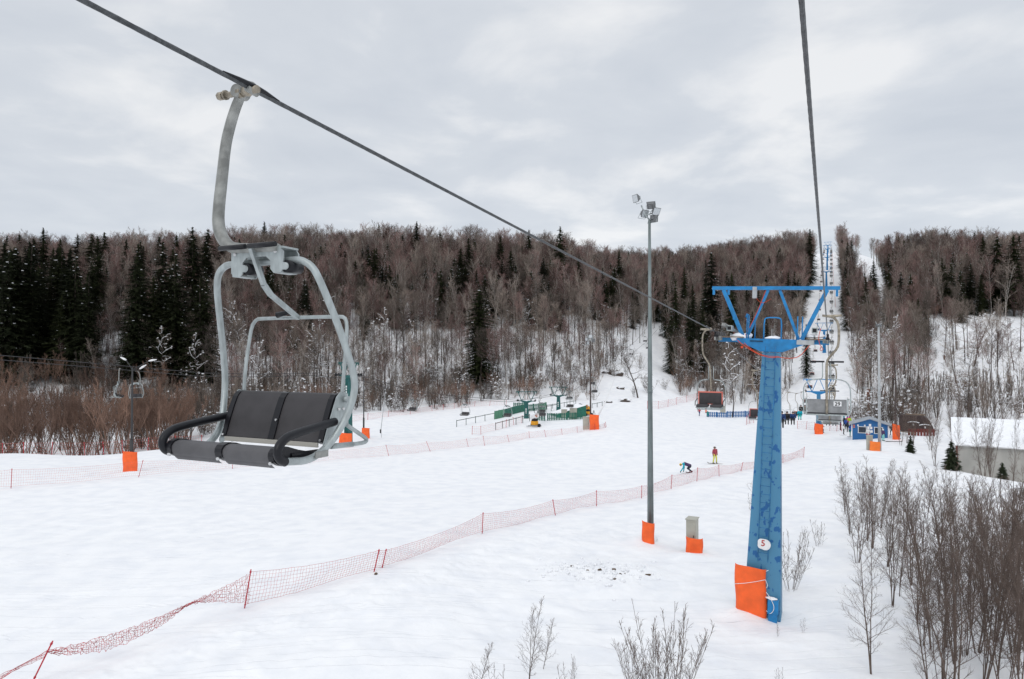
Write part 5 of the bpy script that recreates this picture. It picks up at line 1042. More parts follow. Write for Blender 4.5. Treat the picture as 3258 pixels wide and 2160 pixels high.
r1 = rider(106, LATL, -.27, [blk, blk, blk, gry], 'left dark rider on the chair beside the second blue tower', front=True); r2 = rider(106, LATL, .27, [brn, blk, blk, blk], 'right dark rider on the chair beside the second blue tower', front=True)
proto_r = rider(69.9, LATR, -.27, [blk, gry, blk, gry], 'left dark rider on the third chair beyond chair 29')
rider(69.9, LATR, .27, [red, blk, blk, blk], 'right rider in red on the third chair beyond chair 29')
al = 118.9; k = 0
while al < 455:
    for dx in (-.27, .27):
        c = copy_tree(proto_r); c.location = Vector(LA(LATR + dx, al + .3, rope_z(al) - 2.70)); tag(c, 'dark-clad rider on a chair climbing the cleared hill line', 'person', 'riders on the chairs up the cleared hill line')
    al += 16.3; k += 1

# snow debris with dirt near the mast
rg = random.Random(77); m = MB(); m2 = MB()
for i in range(170):
    a = rg.gauss(0, 1.05); b_ = rg.gauss(0, .75); x, y = MOUND[0] + a * 1.15, MOUND[1] + b_ * 1.1; s = rg.uniform(.025, .08)
    m.blob((x, y, h1(x, y) + s * .3), s * rg.uniform(.8, 1.5), s * rg.uniform(.8, 1.5), s * .7, i, 7, .3)
for i in range(9):
    a = rg.gauss(0, .85); b_ = rg.gauss(0, .55); x, y = MOUND[0] + a, MOUND[1] + b_; s = rg.uniform(.025, .075)
    m2.blob((x, y, h1(x, y) + s * .3), s * rg.uniform(.8, 1.9), s * rg.uniform(.8, 1.3), s * .6, i + 50, 7, .35)
tag(m.build('snow_clods', MT['snow']), 'broken snow clods scattered in a patch left of the tall mast foot', 'snow clods', None, 'stuff')
tag(m2.build('dirt_clods', MT['dirt']), 'brown dirt clods lying in the broken snow patch', 'dirt clods', None, 'stuff')
m = MB(); p = GR(1196, 1829); m.blob(p + np.array([0, 0, .03]), .07, .06, .05, 5, 8, .3); tag(m.build('dirt_lump', MT['dirt']), 'single small brown lump on the snow below the double net posts', 'dirt lump')

# ------------------------------------------------------------------ vegetation
def rotv(v, ang, rg):
    "tilt direction v by ang about a random perpendicular"
    r = np.array([rg.gauss(0, 1), rg.gauss(0, 1), rg.gauss(0, 1)]); p = r - v * (r @ v); p /= np.linalg.norm(p) + 1e-9
    return v * math.cos(ang) + p * math.sin(ang)
class Segs:
    def __init__(s): s.a = []; s.b = []; s.r0 = []; s.r1 = []
    def add(s, a, b, r0, r1): s.a.append(a); s.b.append(b); s.r0.append(r0); s.r1.append(r1)
    def poly(s, start, d, L, n, r0, r1, rg, wob=.12, lift=0.0):
        pts = [start]; p = start
        for i in range(n):
            d = d + np.array([rg.gauss(0, wob), rg.gauss(0, wob), rg.gauss(0, wob) + lift]); d = d / np.linalg.norm(d); q = p + d * L / n
            s.add(p, q, r0 + (r1 - r0) * i / n, r0 + (r1 - r0) * (i + 1) / n); p = q; pts.append(q)
        return pts, d
    def mesh(s, name, m): return seg_mesh(name, s.a, s.b, s.r0, s.r1, m)
def at(pts, t):
    k = t * (len(pts) - 1); i = min(int(k), len(pts) - 2); f = k - i; return pts[i] * (1 - f) + pts[i + 1] * f, (pts[i + 1] - pts[i]) / (np.linalg.norm(pts[i + 1] - pts[i]) + 1e-9)
def gen_tree(seed, Hh, tr, stems=1, spread=0., n1=26, z0=.4, el=50, L1=.22, n2=7, n3=6, tw=.016, wob=.05, lift=.10, L2=.45, L3=.5, limbs=False, trunk_m=None, twig_m=None, snow=0, shape=.75, lean=.05, r1f=.32):
    rg = random.Random(seed); T = Segs(); C_ = Segs(); S_ = MB()
    for st in range(stems):
        a = rg.uniform(0, 6.28); tl = spread * rg.uniform(.5, 1.3) + lean * rg.random(); d = np.array([math.sin(tl) * math.cos(a), math.sin(tl) * math.sin(a), math.cos(tl)]); h = Hh * rg.uniform(.72, 1.0) if stems > 1 else Hh
        s0 = np.array([math.cos(a), math.sin(a), 0]) * (.15 * spread * 2 * rg.random()); s0[2] = -.4
        rr0 = tr * (h / Hh) * (rg.uniform(.6, 1) if stems > 1 else 1)
        pts, _ = T.poly(s0, d, h + .4, 9, rr0, tw * 1.2, rg, wob * .45, .0 if spread == 0 else .03)
        ga = rg.uniform(0, 6.28)
        for i in range(n1):
            t = z0 + (1 - z0) * ((i + rg.random()) / n1) * .98; p, dt = at(pts, t); tt = (t - z0) / (1 - z0); ga += 2.4 + rg.gauss(0, .4)
            e_ = R(el + rg.gauss(0, 9) + 18 * tt); db = np.array([math.cos(ga) * math.cos(e_), math.sin(ga) * math.cos(e_), math.sin(e_)])
            Lb_ = Hh * L1 * ((1 - tt) ** shape * .85 + .22) * rg.uniform(.65, 1.15) * (min(1, .45 + tt * 3)); rb = max(tw * 1.1, rr0 * (1 - t) * r1f + tw * .6)
            bp_, db = (T if limbs else C_).poly(p, db, Lb_, 4, rb, tw * .8, rg, wob * 1.6, lift)
            if snow and rg.random() < snow:
                for q0, q1 in zip(bp_[:-1], bp_[1:]): S_.tube([q0 + np.array([0, 0, rb * .8]), q1 + np.array([0, 0, rb * .8])], [rb * 1.1 + .01, rb * .9 + .008], 5)
            for j in range(n2):
                u = .18 + .8 * (j + rg.random()) / n2; p2, dt2 = at(bp_, min(u, 1)); d2 = rotv(dt2, R(rg.uniform(28, 52)), rg); d2[2] += lift * 2; d2 /= np.linalg.norm(d2)
                b2, _ = C_.poly(p2, d2, Lb_ * L2 * (1.15 - .6 * u) * rg.uniform(.7, 1.2), 2, tw * .8, tw * .45, rg, wob * 2, lift)
                for k in range(n3):
                    u3 = .15 + .85 * (k + rg.random()) / n3; p3, dt3 = at(b2, min(1, u3)); d3 = rotv(dt3, R(rg.uniform(20, 50)), rg); L_ = Lb_ * L2 * L3 * rg.uniform(.5, 1.1)
                    C_.add(p3, p3 + d3 * L_, tw * .5, tw * .12)
                if snow and rg.random() < snow * .25: S_.blob(b2[1], .16, .16, .09, rg.randint(0, 99), 6, .3)
    return T.mesh('trunk', trunk_m), C_.mesh('crown', twig_m), (S_.mesh('snow', MT['snow']) if S_.v else None)
def gen_spruce(seed, Hh, rad, bare=.06, snow=40, nm='spruce', dens=1.0, expo=.66):
    rg = random.Random(seed); T = Segs(); T.poly(np.array([0, 0, -.4]), np.array([0, 0, 1.]), Hh + .3, 6, Hh * .012 + .03, .03, rg, .004); V = []; S_ = MB()
    nl = int(36 * dens); z = bare * Hh
    ga = 0
    for i in range(nl):
        t = (i + .5) / nl; zc = z + (Hh - z) * (t ** .92); Rr = rad * (1 - t) ** expo * rg.uniform(.82, 1.12) * min(1, .55 + t * 4); nb = max(5, int((15 - 8 * t)))
        for b in range(nb):
            ga += 2.399; a = ga + rg.gauss(0, .15); L = Rr * rg.uniform(.72, 1.12); ca, sa = math.cos(a), math.sin(a); z0_ = zc + rg.gauss(0, .18); dr = L * rg.uniform(.28, .5) * (1 - .5 * t)
            npz = max(4, int(7 * L / rad) + 3)
            for k in range(npz):
                u = (k + .6) / npz; r_ = L * u; zz_ = z0_ - dr * u ** 1.3 + .10 * L * max(0, u - .7); wd = (.30 + .34 * L * (1 - u) * .6) * rg.uniform(.7, 1.2); ln = L / npz * rg.uniform(1.3, 2.1) + .15
                for s in (-1, 0, 1):
                    aa = a + s * rg.uniform(.35, .8); dx, dy = math.cos(aa), math.sin(aa); px_, py_ = -dy, dx; cx, cy = r_ * ca, r_ * sa; dz = -rg.uniform(.05, .45) * ln; ww = wd * rg.uniform(.22, .4)
                    V += [(cx - px_ * ww, cy - py_ * ww, zz_ - rg.random() * .1), (cx + px_ * ww, cy + py_ * ww, zz_ - rg.random() * .1), (cx + dx * ln, cy + dy * ln, zz_ + dz)]
                if k % 2 == 0:   # hanging spray
                    V += [(r_ * ca - sa * wd * .3, r_ * sa + ca * wd * .3, zz_), (r_ * ca + sa * wd * .3, r_ * sa - ca * wd * .3, zz_), (r_ * ca, r_ * sa, zz_ - rg.uniform(.3, .6))]
            if snow and rg.random() < snow / (nl * 9.): u = rg.uniform(.55, .95); S_.blob((L * u * ca, L * u * sa, z0_ - dr * u ** 1.3 + .08), rg.uniform(.10, .26), rg.uniform(.07, .16), .06, rg.randint(0, 99), 6, .3)
    for k in range(12): a = k * 2.4; V += [(.07 * math.cos(a), .07 * math.sin(a), Hh - .9 + k * .06), (-.07 * math.cos(a), -.07 * math.sin(a), Hh - .9 + k * .06), (.25 * math.cos(a) * (1 - k / 14), .25 * math.sin(a) * (1 - k / 14), Hh - .55 + k * .06)]
    V = np.array(V); Fq = np.arange(len(V)).reshape(-1, 3)
    return T.mesh('trunk', MT['bark']), np_mesh('crown', V, Fq, MT['sprucey'] if nm != 'spruce' else MT['spruce']), (S_.mesh('snow', MT['snow']) if S_.v else None)
def plant(name, meshes, loc, sc, rz, label, cat, group=None, snow=True, tilt=0.):
    root = bpy.data.objects.new(name, None); COL.objects.link(root); root.location = Vector([float(q) for q in loc]); root.rotation_euler = (tilt, tilt * .6, rz); root.scale = (sc if not isinstance(sc, tuple) else sc[0],) * 2 + (sc if not isinstance(sc, tuple) else sc[1],); root.empty_display_size = .2
    for nm, me in zip(('trunk', 'crown', 'snow'), meshes):
        if me is None or (nm == 'snow' and not snow): continue
        o = bpy.data.objects.new(nm, me); COL.objects.link(o); o.parent = root
        if nm == 'snow': o['kind'] = 'stuff'
    return tag(root, label, cat, group)
SPR = [gen_spruce(11 + i, 20, r_, b_, s_) for i, (r_, b_, s_) in enumerate([(3.2, .04, 22), (2.9, .10, 14), (3.7, .02, 26), (2.9, .14, 10)])]
SPR.append(gen_spruce(17, 20, 3.0, .07, 26, expo=.42, dens=1.25))
YSP = gen_spruce(51, 4.0, 1.25, .03, 6, 'young', .6)
BT = [gen_tree(21, 18, .15, n1=34, z0=.36, el=42, L1=.27, n2=7, n3=7, tw=.021, shape=.5, trunk_m=MT['birch'], limbs=True, twig_m=MT['twig']),
      gen_tree(22, 18, .20, n1=30, z0=.52, el=36, L1=.30, n2=8, n3=6, tw=.022, shape=.5, trunk_m=MT['bark'], limbs=True, twig_m=MT['twigg'], wob=.09),
      gen_tree(23, 17, .17, n1=32, z0=.48, el=46, L1=.26, n2=7, n3=7, tw=.021, shape=.55, trunk_m=MT['bark'], limbs=True, twig_m=MT['twig'], lean=.1),
      gen_tree(24, 19, .13, n1=15, z0=.30, el=45, L1=.26, n2=8, n3=7, tw=.022, stems=2, spread=.10, shape=.5, trunk_m=MT['birch'], limbs=True, twig_m=MT['twigg'], wob=.1),
      gen_tree(25, 16, .16, n1=22, z0=.55, el=48, L1=.22, n2=6, n3=5, tw=.018, trunk_m=MT['bark'], limbs=True, twig_m=MT['twigg'], wob=.08)]
SNT = [gen_tree(31, 15, .15, n1=24, z0=.30, el=30, L1=.26, n2=6, n3=5, tw=.022, trunk_m=MT['bark'], twig_m=MT['twigg'], wob=.16, snow=.55, lift=.02),
       gen_tree(32, 12, .13, n1=20, z0=.30, el=22, L1=.30, n2=6, n3=4, tw=.022, trunk_m=MT['bark'], twig_m=MT['twigg'], wob=.2, snow=.6, lift=.0)]
BIG = [gen_tree(35, 14, .24, n1=20, z0=.28, el=34, L1=.42, n2=7, n3=6, tw=.022, trunk_m=MT['bark'], twig_m=MT['twigg'], wob=.14, snow=.3, lift=.06, shape=.5, r1f=.5)]
SHR = [gen_tree(41, 5.5, .035, stems=12, spread=.36, n1=9, z0=.42, el=58, L1=.26, n2=5, n3=4, tw=.013, trunk_m=MT['willow'], twig_m=MT['willow'], wob=.1),
       gen_tree(42, 4.5, .04, stems=10, spread=.45, n1=8, z0=.2, el=50, L1=.28, n2=5, n3=4, tw=.012, trunk_m=MT['twigg'], twig_m=MT['twigg'], wob=.16, snow=.25, lift=.03),
       gen_tree(43, 6.0, .05, stems=9, spread=.25, n1=10, z0=.25, el=62, L1=.22, n2=5, n3=4, tw=.013, trunk_m=MT['bark'], twig_m=MT['twigg'], wob=.1)]
ALD = [gen_tree(61, 5.2, .045, stems=3, spread=.14, n1=20, z0=.16, el=46, L1=.25, n2=7, n3=4, tw=.0048, trunk_m=MT['alder'], twig_m=MT['alder'], wob=.08, lift=.07, L3=.45),
       gen_tree(62, 5.0, .028, stems=4, spread=.16, n1=16, z0=.2, el=50, L1=.24, n2=6, n3=5, tw=.0047, trunk_m=MT['alder'], twig_m=MT['alder'], wob=.08, lift=.07, L3=.45),
       gen_tree(63, 5.5, .038, stems=2, spread=.09, n1=23, z0=.18, el=45, L1=.25, n2=7, n3=4, tw=.0048, trunk_m=MT['alder'], twig_m=MT['alder'], wob=.09, lift=.08, L3=.45),
       gen_tree(64, 4.6, .024, stems=5, spread=.20, n1=15, z0=.2, el=52, L1=.24, n2=6, n3=4, tw=.0046, trunk_m=MT['alder'], twig_m=MT['alder'], wob=.1, lift=.06, L3=.45)]
SAP = [gen_tree(71, 3.0, .026, stems=1, n1=28, z0=.18, el=38, L1=.33, n2=6, n3=3, tw=.0055, trunk_m=MT['alder'], twig_m=MT['alder'], wob=.12, lift=.09, L3=.5, lean=.08),
       gen_tree(72, 2.6, .0085, stems=13, spread=.30, n1=8, z0=.25, el=56, L1=.24, n2=3, n3=2, tw=.0050, trunk_m=MT['alder'], twig_m=MT['alder'], wob=.08, lift=.07),
       gen_tree(73, 1.7, .010, stems=3, spread=.12, n1=9, z0=.2, el=50, L1=.28, n2=2, n3=1, tw=.0050, trunk_m=MT['alder'], twig_m=MT['alder'], wob=.1, lift=.06)]
rg = random.Random(2024)
def inpoly(x, y, P):
    c = False; n = len(P)
    for i in range(n):
        (x1, y1), (x2, y2) = P[i], P[(i + 1) % n]
        if (y1 > y) != (y2 > y) and x < (x2 - x1) * (y - y1) / (y2 - y1) + x1: c = not c
    return c
BIRCHES = dict(n=0)
# named spruces: (photo column, top row, distance, proto, label)
NS = [(1525, 920, 152, 4, 'tall lone dark spruce standing forward of the woods in the middle of the picture'), (975, 905, 152, 1, 'dark spruce seen inside the frame of the big chair'),
      (135, 727, 190, 1, 'tallest pointed spruce on the skyline at the far left'), (610, 722, 190, 2, 'broad spruce on the skyline just left of the hanger of the big chair'), (840, 706, 232, 1, 'slim spruce on the skyline right of the hanger of the big chair'),
      (1325, 706, 232, 1, 'narrow spruce on the skyline left of the middle'), (1783, 720, 222, 2, 'large spruce on the skyline under the left rope'), (1683, 733, 228, 1, 'spruce on the skyline just left of the large one under the left rope'), (1592, 752, 215, 3, 'spruce right of the middle spruce cluster'),
      (1205, 712, 245, 0, 'small spruce tip on the skyline above the lone spruce'), (2265, 800, 205, 0, 'spruce with a full crown above the left arm of the blue tower'), (2578, 728, 290, 0, 'dark pine-like spruce left of the top of the cleared line'),
      (2698, 770, 300, 1, 'narrow dark spruce right of the cleared line near the hilltop'), (2781, 830, 235, 1, 'dark spruce standing alone in the second snowy clearing')]
for px, row, d, k, lb in NS:
    g = G(px, d); h = ztop(px, row, d) - g[2]; h = max(6, h); plant('spruce_tree', SPR[k], g, (max(.62, h / 20 * (1.05 if px != 1525 else 1.35)), h / 20), rg.uniform(0, 6), lb, 'spruce')
CL = [('dense dark spruce in the big stand behind the left bushes', 'spruces of the big dark stand at left', [(x, rg.uniform(745, 960), rg.uniform(132, 192)) for x in [rg.uniform(-60, 655) for _ in range(84)]]),
      ('dark spruce in the group on the upper slope above the lone spruce', 'spruces of the middle upper slope', [(1465, 790, 205), (1490, 757, 208), (1510, 765, 214), (1445, 820, 200), (1480, 850, 190), (1530, 830, 205), (1410, 880, 200), (1190, 790, 195), (1215, 850, 190), (1085, 770, 215), (1020, 780, 210), (1130, 830, 200), (1560, 840, 205), (1625, 800, 205), (1690, 860, 195), (1350, 840, 215), (900, 800, 200), (930, 860, 180), (1160, 930, 175), (1250, 930, 185), (1290, 860, 215)]),
      ('dark spruce in the cluster between the tall mast and the blue tower', 'spruces between the tall mast and the blue tower', [(2150, 892, 200), (2205, 905, 196), (2120, 890, 215), (2236, 950, 190), (2178, 850, 225), (2192, 960, 185), (1970, 800, 230), (1955, 850, 215), (2245, 880, 215), (1900, 860, 215), (1840, 830, 215), (2136, 985, 182)]),
      ('far small spruce on the low skyline between mast and blue tower', 'small far spruces on the low skyline', [(2075, 800, 325), (2110, 790, 335), (2140, 802, 330), (2100, 798, 330), (2050, 805, 320), (2318, 775, 320), (2333, 772, 325), (2180, 812, 330), (2000, 800, 290)]),
      ('dark spruce in the stand at the upper right edge', 'spruces of the upper right stand', [(x, rg.uniform(738, 850), rg.uniform(185, 235)) for x in [3160, 3190, 3215, 3235, 3260, 3290, 3325, 3130, 3175, 3205, 3245, 3275, 3100, 3310, 3228]] + [(2985, 860, 215), (3010, 880, 205), (2960, 870, 225)]),
      ('dark spruce at the edge of the cleared lift line', 'spruces along the cleared lift line', [(2690, 850, 250), (2705, 900, 220), (2566, 1030, 165), (2440, 1010, 175), (2330, 850, 190), (2395, 990, 170)]),
      ('skyline spruce above the big dark stand at left', 'skyline spruces at left', [(20, 748, 215), (60, 745, 220), (245, 748, 205), (290, 742, 202), (330, 738, 205), (400, 760, 200), (445, 765, 195), (505, 752, 212), (560, 748, 210), (660, 728, 205), (705, 745, 205), (190, 760, 205), (760, 760, 205), (30, 790, 190), (1400, 738, 235), (1255, 735, 240), (905, 745, 225)])]
for lb, gp, L in CL:
    for px, row, d in L:
        g = G(px, d); h = ztop(px, row, d) - g[2]; h = min(max(7, h), 27); k = rg.randrange(4); plant('spruce_tree', SPR[k], g, (max(.60, h / 20) * (.85 if 2090 < px < 2650 else rg.uniform(1.0, 1.4)), h / 20), rg.uniform(0, 6), lb, 'spruce', gp)
# clearings (photo outline of the open snow, used to keep trees off the ground there)
OPEN = [[(2602, 905), (2620, 800), (2628, 775), (2655, 775), (2672, 900), (2690, 1050), (2705, 1180), (2730, 1310), (2540, 1320), (2572, 1160)],
        [(2690, 805), (2770, 815), (2800, 860), (2850, 1010), (2800, 1040), (2735, 930), (2700, 850)],
        [(2062, 1055), (2125, 1050), (2120, 1130), (2160, 1260), (2100, 1290), (1900, 1290), (1890, 1230), (2020, 1130)],
        [(2980, 1045), (3300, 1005), (3300, 1095), (3050, 1110)]]
def open_at(px, row):
    if 2745 < px < 2850 and 880 < row < 1110 and rg.random() < .5: return True
    return any(inpoly(px, row, P) for P in OPEN)
cands = []
for _ in range(60000):
    d = math.sqrt(rg.uniform(118 ** 2, 430 ** 2)); px = rg.uniform(-250, 3500)
    x = (px - 1629) / F * d
    cands.append((px, d))
pts = np.array(cands); xs = (pts[:, 0] - 1629) / F * pts[:, 1]; zs = Hs(xs, pts[:, 1]); rows = 1118 - F * zs / pts[:, 1]
# ridge distance by column
RD = ([-300, 500, 1235, 1800, 2070, 2230, 2430, 2560, 2636, 2750, 2900, 3200, 3600], [262, 262, 275, 290, 355, 370, 350, 350, 440, 410, 290, 285, 285])
FT = ([-300, 500, 700, 900, 1235, 1525, 1800, 2070, 2230, 2430, 2530, 2720, 2760, 2900, 3200, 3600], [134, 134, 124, 108, 130, 146, 152, 152, 172, 145, 160, 112, 112, 118, 118, 118])
placed = {}; SEL = []
def near(x, y, md):
    i, j = int(x // 4), int(y // 4)
    for a in (-1, 0, 1):
        for b in (-1, 0, 1):
            for (u, v) in placed.get((i + a, j + b), ()):
                if (u - x) ** 2 + (v - y) ** 2 < md * md: return True
    placed.setdefault((i, j), []).append((x, y)); return False
for (px, d), x, z, row in zip(cands, xs, zs, rows):
    if d > np.interp(px, *RD) or d < np.interp(px, *FT): continue
    if open_at(px, row): continue
    lat = x * Rd[0] + d * Rd[1]; al = x * Ld[0] + d * Ld[1]
    if al > 120 and -9.0 < lat < 4.2: continue
    u_hill = np.interp(px, *FT)
    up = (d - np.interp(px, *FT)) / (np.interp(px, *RD) - np.interp(px, *FT)); md = 2.9 - 1.0 * min(1, up * 1.8)
    if px > 2800 and row > 1010: 
        if rg.random() < (.90 if px > 2960 else .15): continue
    if px < 640 and d < 200 and rg.random() < .75: continue
    if near(x, d, md): continue
    up = (d - u_hill) / (np.interp(px, *RD) - u_hill)
    SEL.append((px, x, d, z, row, up))
print('trees selected', len(SEL))
SEL.sort(key=lambda q: q[2])
stuff = []
n_ind = 0
def reg(px):
    return ('in the woods behind the left bushes' if px < 650 else 'on the wooded slope behind the big chair' if px < 1400 else 'on the wooded slope above the green lift station' if px < 2060 else 'between the tall mast and the cleared lift line' if px < 2640 else 'on the slope right of the cleared lift line')
for px, x, d, z, row, up in SEL:
    hgt = (11.5 + 4.5 * min(1, up * 1.6)) * rg.uniform(.72, 1.18)
    if px > 2640: hgt *= .95
    if 2690 < px < 2870 and d > 290: hgt *= .7
    inview = -40 < px < 3300
    r_ = rg.random()
    if n_ind < 285 and inview:
        lowz = up < .35
        if lowz and r_ < .16: k, me, nm, ks = 0, SNT[rg.randrange(2)], 'snowy bare tree with white laden branches', 'bare_tree'
        elif r_ < .5: k, me, nm, ks = 0, BT[rg.choice((0, 3))], 'bare birch with pale trunk', 'birch_tree'
        else: k, me, nm, ks = 0, BT[rg.choice((1, 2, 4))], 'bare dark-trunked tree', 'bare_tree'
        Ht = {id(BT[0]): 18, id(BT[1]): 18, id(BT[2]): 17, id(BT[3]): 19, id(BT[4]): 16, id(SNT[0]): 15, id(SNT[1]): 12}[id(me)]
        s = hgt / Ht; plant(ks, me, (x, d, z - .1), s, rg.uniform(0, 6.28), nm.replace(' with white laden branches', '').replace(' with pale trunk', '') + ' ' + reg(px), 'bare tree' if ks == 'bare_tree' else 'birch', nm.split(' with')[0] + 's ' + reg(px), tilt=rg.gauss(0, .035)); n_ind += 1
    elif up > .30 and r_ < (.26 if up < .6 else .14 if up < .88 else .05): stuff.append((x, d, z - .1, rg.uniform(.5, .85), rg.uniform(0, 6.28), rg.choice((6, 7))))
    else: stuff.append((x, d, z - .1, hgt / 18, rg.uniform(0, 6.28), rg.choice((0, 1, 2, 3, 3, 0, 2, 4)) if up > .3 else rg.choice((1, 2, 4, 5, 3))))
print('individual', n_ind, 'stuff', len(stuff))
# the rest of the wood: one object, instances on points
def merged(ms, name):
    import bmesh
    bm = bmesh.new(); mats = []
    for me in ms:
        if me is None: continue
        n0 = len(bm.faces); bm.from_mesh(me); bm.faces.ensure_lookup_table()
        for mm in me.materials:
            if mm not in mats: mats.append(mm)
        k = mats.index(me.materials[0])
        for f in bm.faces[n0:]: f.material_index = k
    o = bpy.data.meshes.new(name); bm.to_mesh(o); bm.free()
    for mm in mats: o.materials.append(mm)
    return bpy.data.objects.new(name, o)
protos = [merged(BT[i], 'bare_tree_form') for i in range(5)] + [merged(SNT[0], 'bare_tree_form'), merged(SPR[0], 'spruce_form'), merged(SPR[2], 'spruce_form')]
def scatter(name, pts, protos, label, cat):
    me = bpy.data.meshes.new(name); me.from_pydata([p[:3] for p in pts], [], [])
    for an, ty, ix in (('sc', 'FLOAT', 3), ('rz', 'FLOAT', 4)):
        a = me.attributes.new(an, ty, 'POINT'); a.data.foreach_set('value', [p[ix] for p in pts])
    a = me.attributes.new('kd', 'INT', 'POINT'); a.data.foreach_set('value', [p[5] for p in pts])
    o = link(name, me); g = bpy.data.node_groups.new(name + '_nodes', 'GeometryNodeTree')
    g.interface.new_socket('Geometry', in_out='INPUT', socket_type='NodeSocketGeometry'); g.interface.new_socket('Geometry', in_out='OUTPUT', socket_type='NodeSocketGeometry')
    gi = g.nodes.new('NodeGroupInput'); go = g.nodes.new('NodeGroupOutput'); jn = g.nodes.new('GeometryNodeJoinGeometry'); lk = g.links.new
    def attr(n, t): a = g.nodes.new('GeometryNodeInputNamedAttribute'); a.data_type = t; a.inputs[0].default_value = n; return a.outputs[0]
    cx = g.nodes.new('ShaderNodeCombineXYZ'); lk(attr('rz', 'FLOAT'), cx.inputs[2])
    for i, p in enumerate(protos):
        ip = g.nodes.new('GeometryNodeInstanceOnPoints'); oi = g.nodes.new('GeometryNodeObjectInfo'); oi.inputs['Object'].default_value = p; oi.inputs['As Instance'].default_value = True
        cm = g.nodes.new('FunctionNodeCompare'); cm.data_type = 'INT'; cm.operation = 'EQUAL'; lk(attr('kd', 'INT'), cm.inputs[2]); cm.inputs[3].default_value = i
        lk(gi.outputs[0], ip.inputs['Points']); lk(cm.outputs[0], ip.inputs['Selection']); lk(oi.outputs['Geometry'], ip.inputs['Instance']); lk(cx.outputs[0], ip.inputs['Rotation']); lk(attr('sc', 'FLOAT'), ip.inputs['Scale']); lk(ip.outputs[0], jn.inputs[0])
    lk(jn.outputs[0], go.inputs[0]); md = o.modifiers.new('scatter', 'NODES'); md.node_group = g
    return tag(o, label, cat, None, 'stuff')
scatter('far_woods', stuff, protos, 'mass of bare reddish brown trees and small spruces covering the hills behind', 'woods')

# shrubs at the foot of the hill and the brown thicket at left
for i in range(170):
    if i < 105: px, d = rg.uniform(-40, 585), (rg.uniform(84, 96) if i < 26 else rg.uniform(98, 134)); k = 0 if i < 26 or rg.random() < .25 else rg.choice((1, 2, 2)); lb, gp, hh = (('rust brown many-stemmed bush behind the left snow crest', 'brown bushes of the left thicket') if k == 0 else ('grey bare bush among the brown bushes at left', 'grey bushes of the left thicket')) + (rg.uniform(6.0, 9.5) if k == 0 else rg.uniform(4, 8),)
    else: px, d = rg.uniform(560, 900), rg.uniform(98, 130); k = rg.choice((1, 2, 2)); lb, gp, hh = 'snowy grey bush seen through the frame of the big chair', 'snowy bushes behind the big chair', rg.uniform(4, 7.5)
    g = G(px, d); plant('willow_bush' if k == 0 else 'bare_bush', SHR[k], g, hh / 5.5, rg.uniform(0, 6), lb, 'bush', gp)
for i in range(150):
    px = rg.uniform(880, 2230); d = np.interp(px, [880, 1235, 1570, 1800, 2070, 2230], [100, 122, 138, 144, 143, 165]) + rg.uniform(1, 26)
    g = G(px, d); pr = pix(g)
    if open_at(pr[0], pr[1]) and rg.random() < .8: continue
    k = rg.choice((1, 1, 2)); plant('bare_bush', SHR[k], g, rg.uniform(2.6, 6.0) / 5, rg.uniform(0, 6), 'bare bush at the hill foot ' + ('behind the big chair' if px < 1400 else 'behind the green lift station' if px < 1900 else 'around the tall mast'), 'bush', 'bare bushes at the foot of the hill ' + ('behind the big chair' if px < 1400 else 'behind the station' if px < 1900 else 'around the mast'))
for i in range(58):
    px = rg.uniform(2720, 3290) if i < 44 else rg.uniform(2230, 2480); d = rg.uniform(104, 128) if i < 44 else rg.uniform(148, 175); g = G(px, d); plant('bare_bush', SHR[rg.choice((1, 2, 2))], g, rg.uniform(4, 8) / 5.5, rg.uniform(0, 6), 'bare bush ' + ('in the thicket behind hut and cabin' if i < 44 else 'behind the blue picket fence'), 'bush', 'bare bushes ' + ('behind hut and cabin' if i < 44 else 'behind the picket fence'))
# low undergrowth on the lower slopes, far too much to count
ug = []
protos2 = [merged(SHR[i], 'undergrowth_form') for i in range(3)]
for _ in range(1050):
    px = rg.uniform(-60, 3330)
    if px < 640: d = rg.uniform(118, 160)
    elif px < 2240: d = np.interp(px, [640, 880, 1235, 1570, 1800, 2070, 2240], [100, 100, 120, 138, 143, 143, 166]) + 48 * rg.random() ** 1.1
    elif px < 2560: d = rg.uniform(152, 235)
    elif px > 2700: d = rg.uniform(108, 225)
    else: continue
    g = G(px, d); pr = pix(g)
    if open_at(pr[0], pr[1]) and rg.random() < .9: continue
    if px > 2960 and rg.random() < .75: continue
    lat = g @ Rd
    if -8.5 < lat < 4.0 and d > 120: continue
    ug.append((g[0], g[1], g[2] - .1, rg.uniform(.35, .95), rg.uniform(0, 6.28), rg.choice((1, 2, 2, 0) if px > 640 else (0, 1, 2))))
scatter('undergrowth', ug, protos2, 'bare snow-dusted undergrowth covering the lower wooded slopes', 'undergrowth')
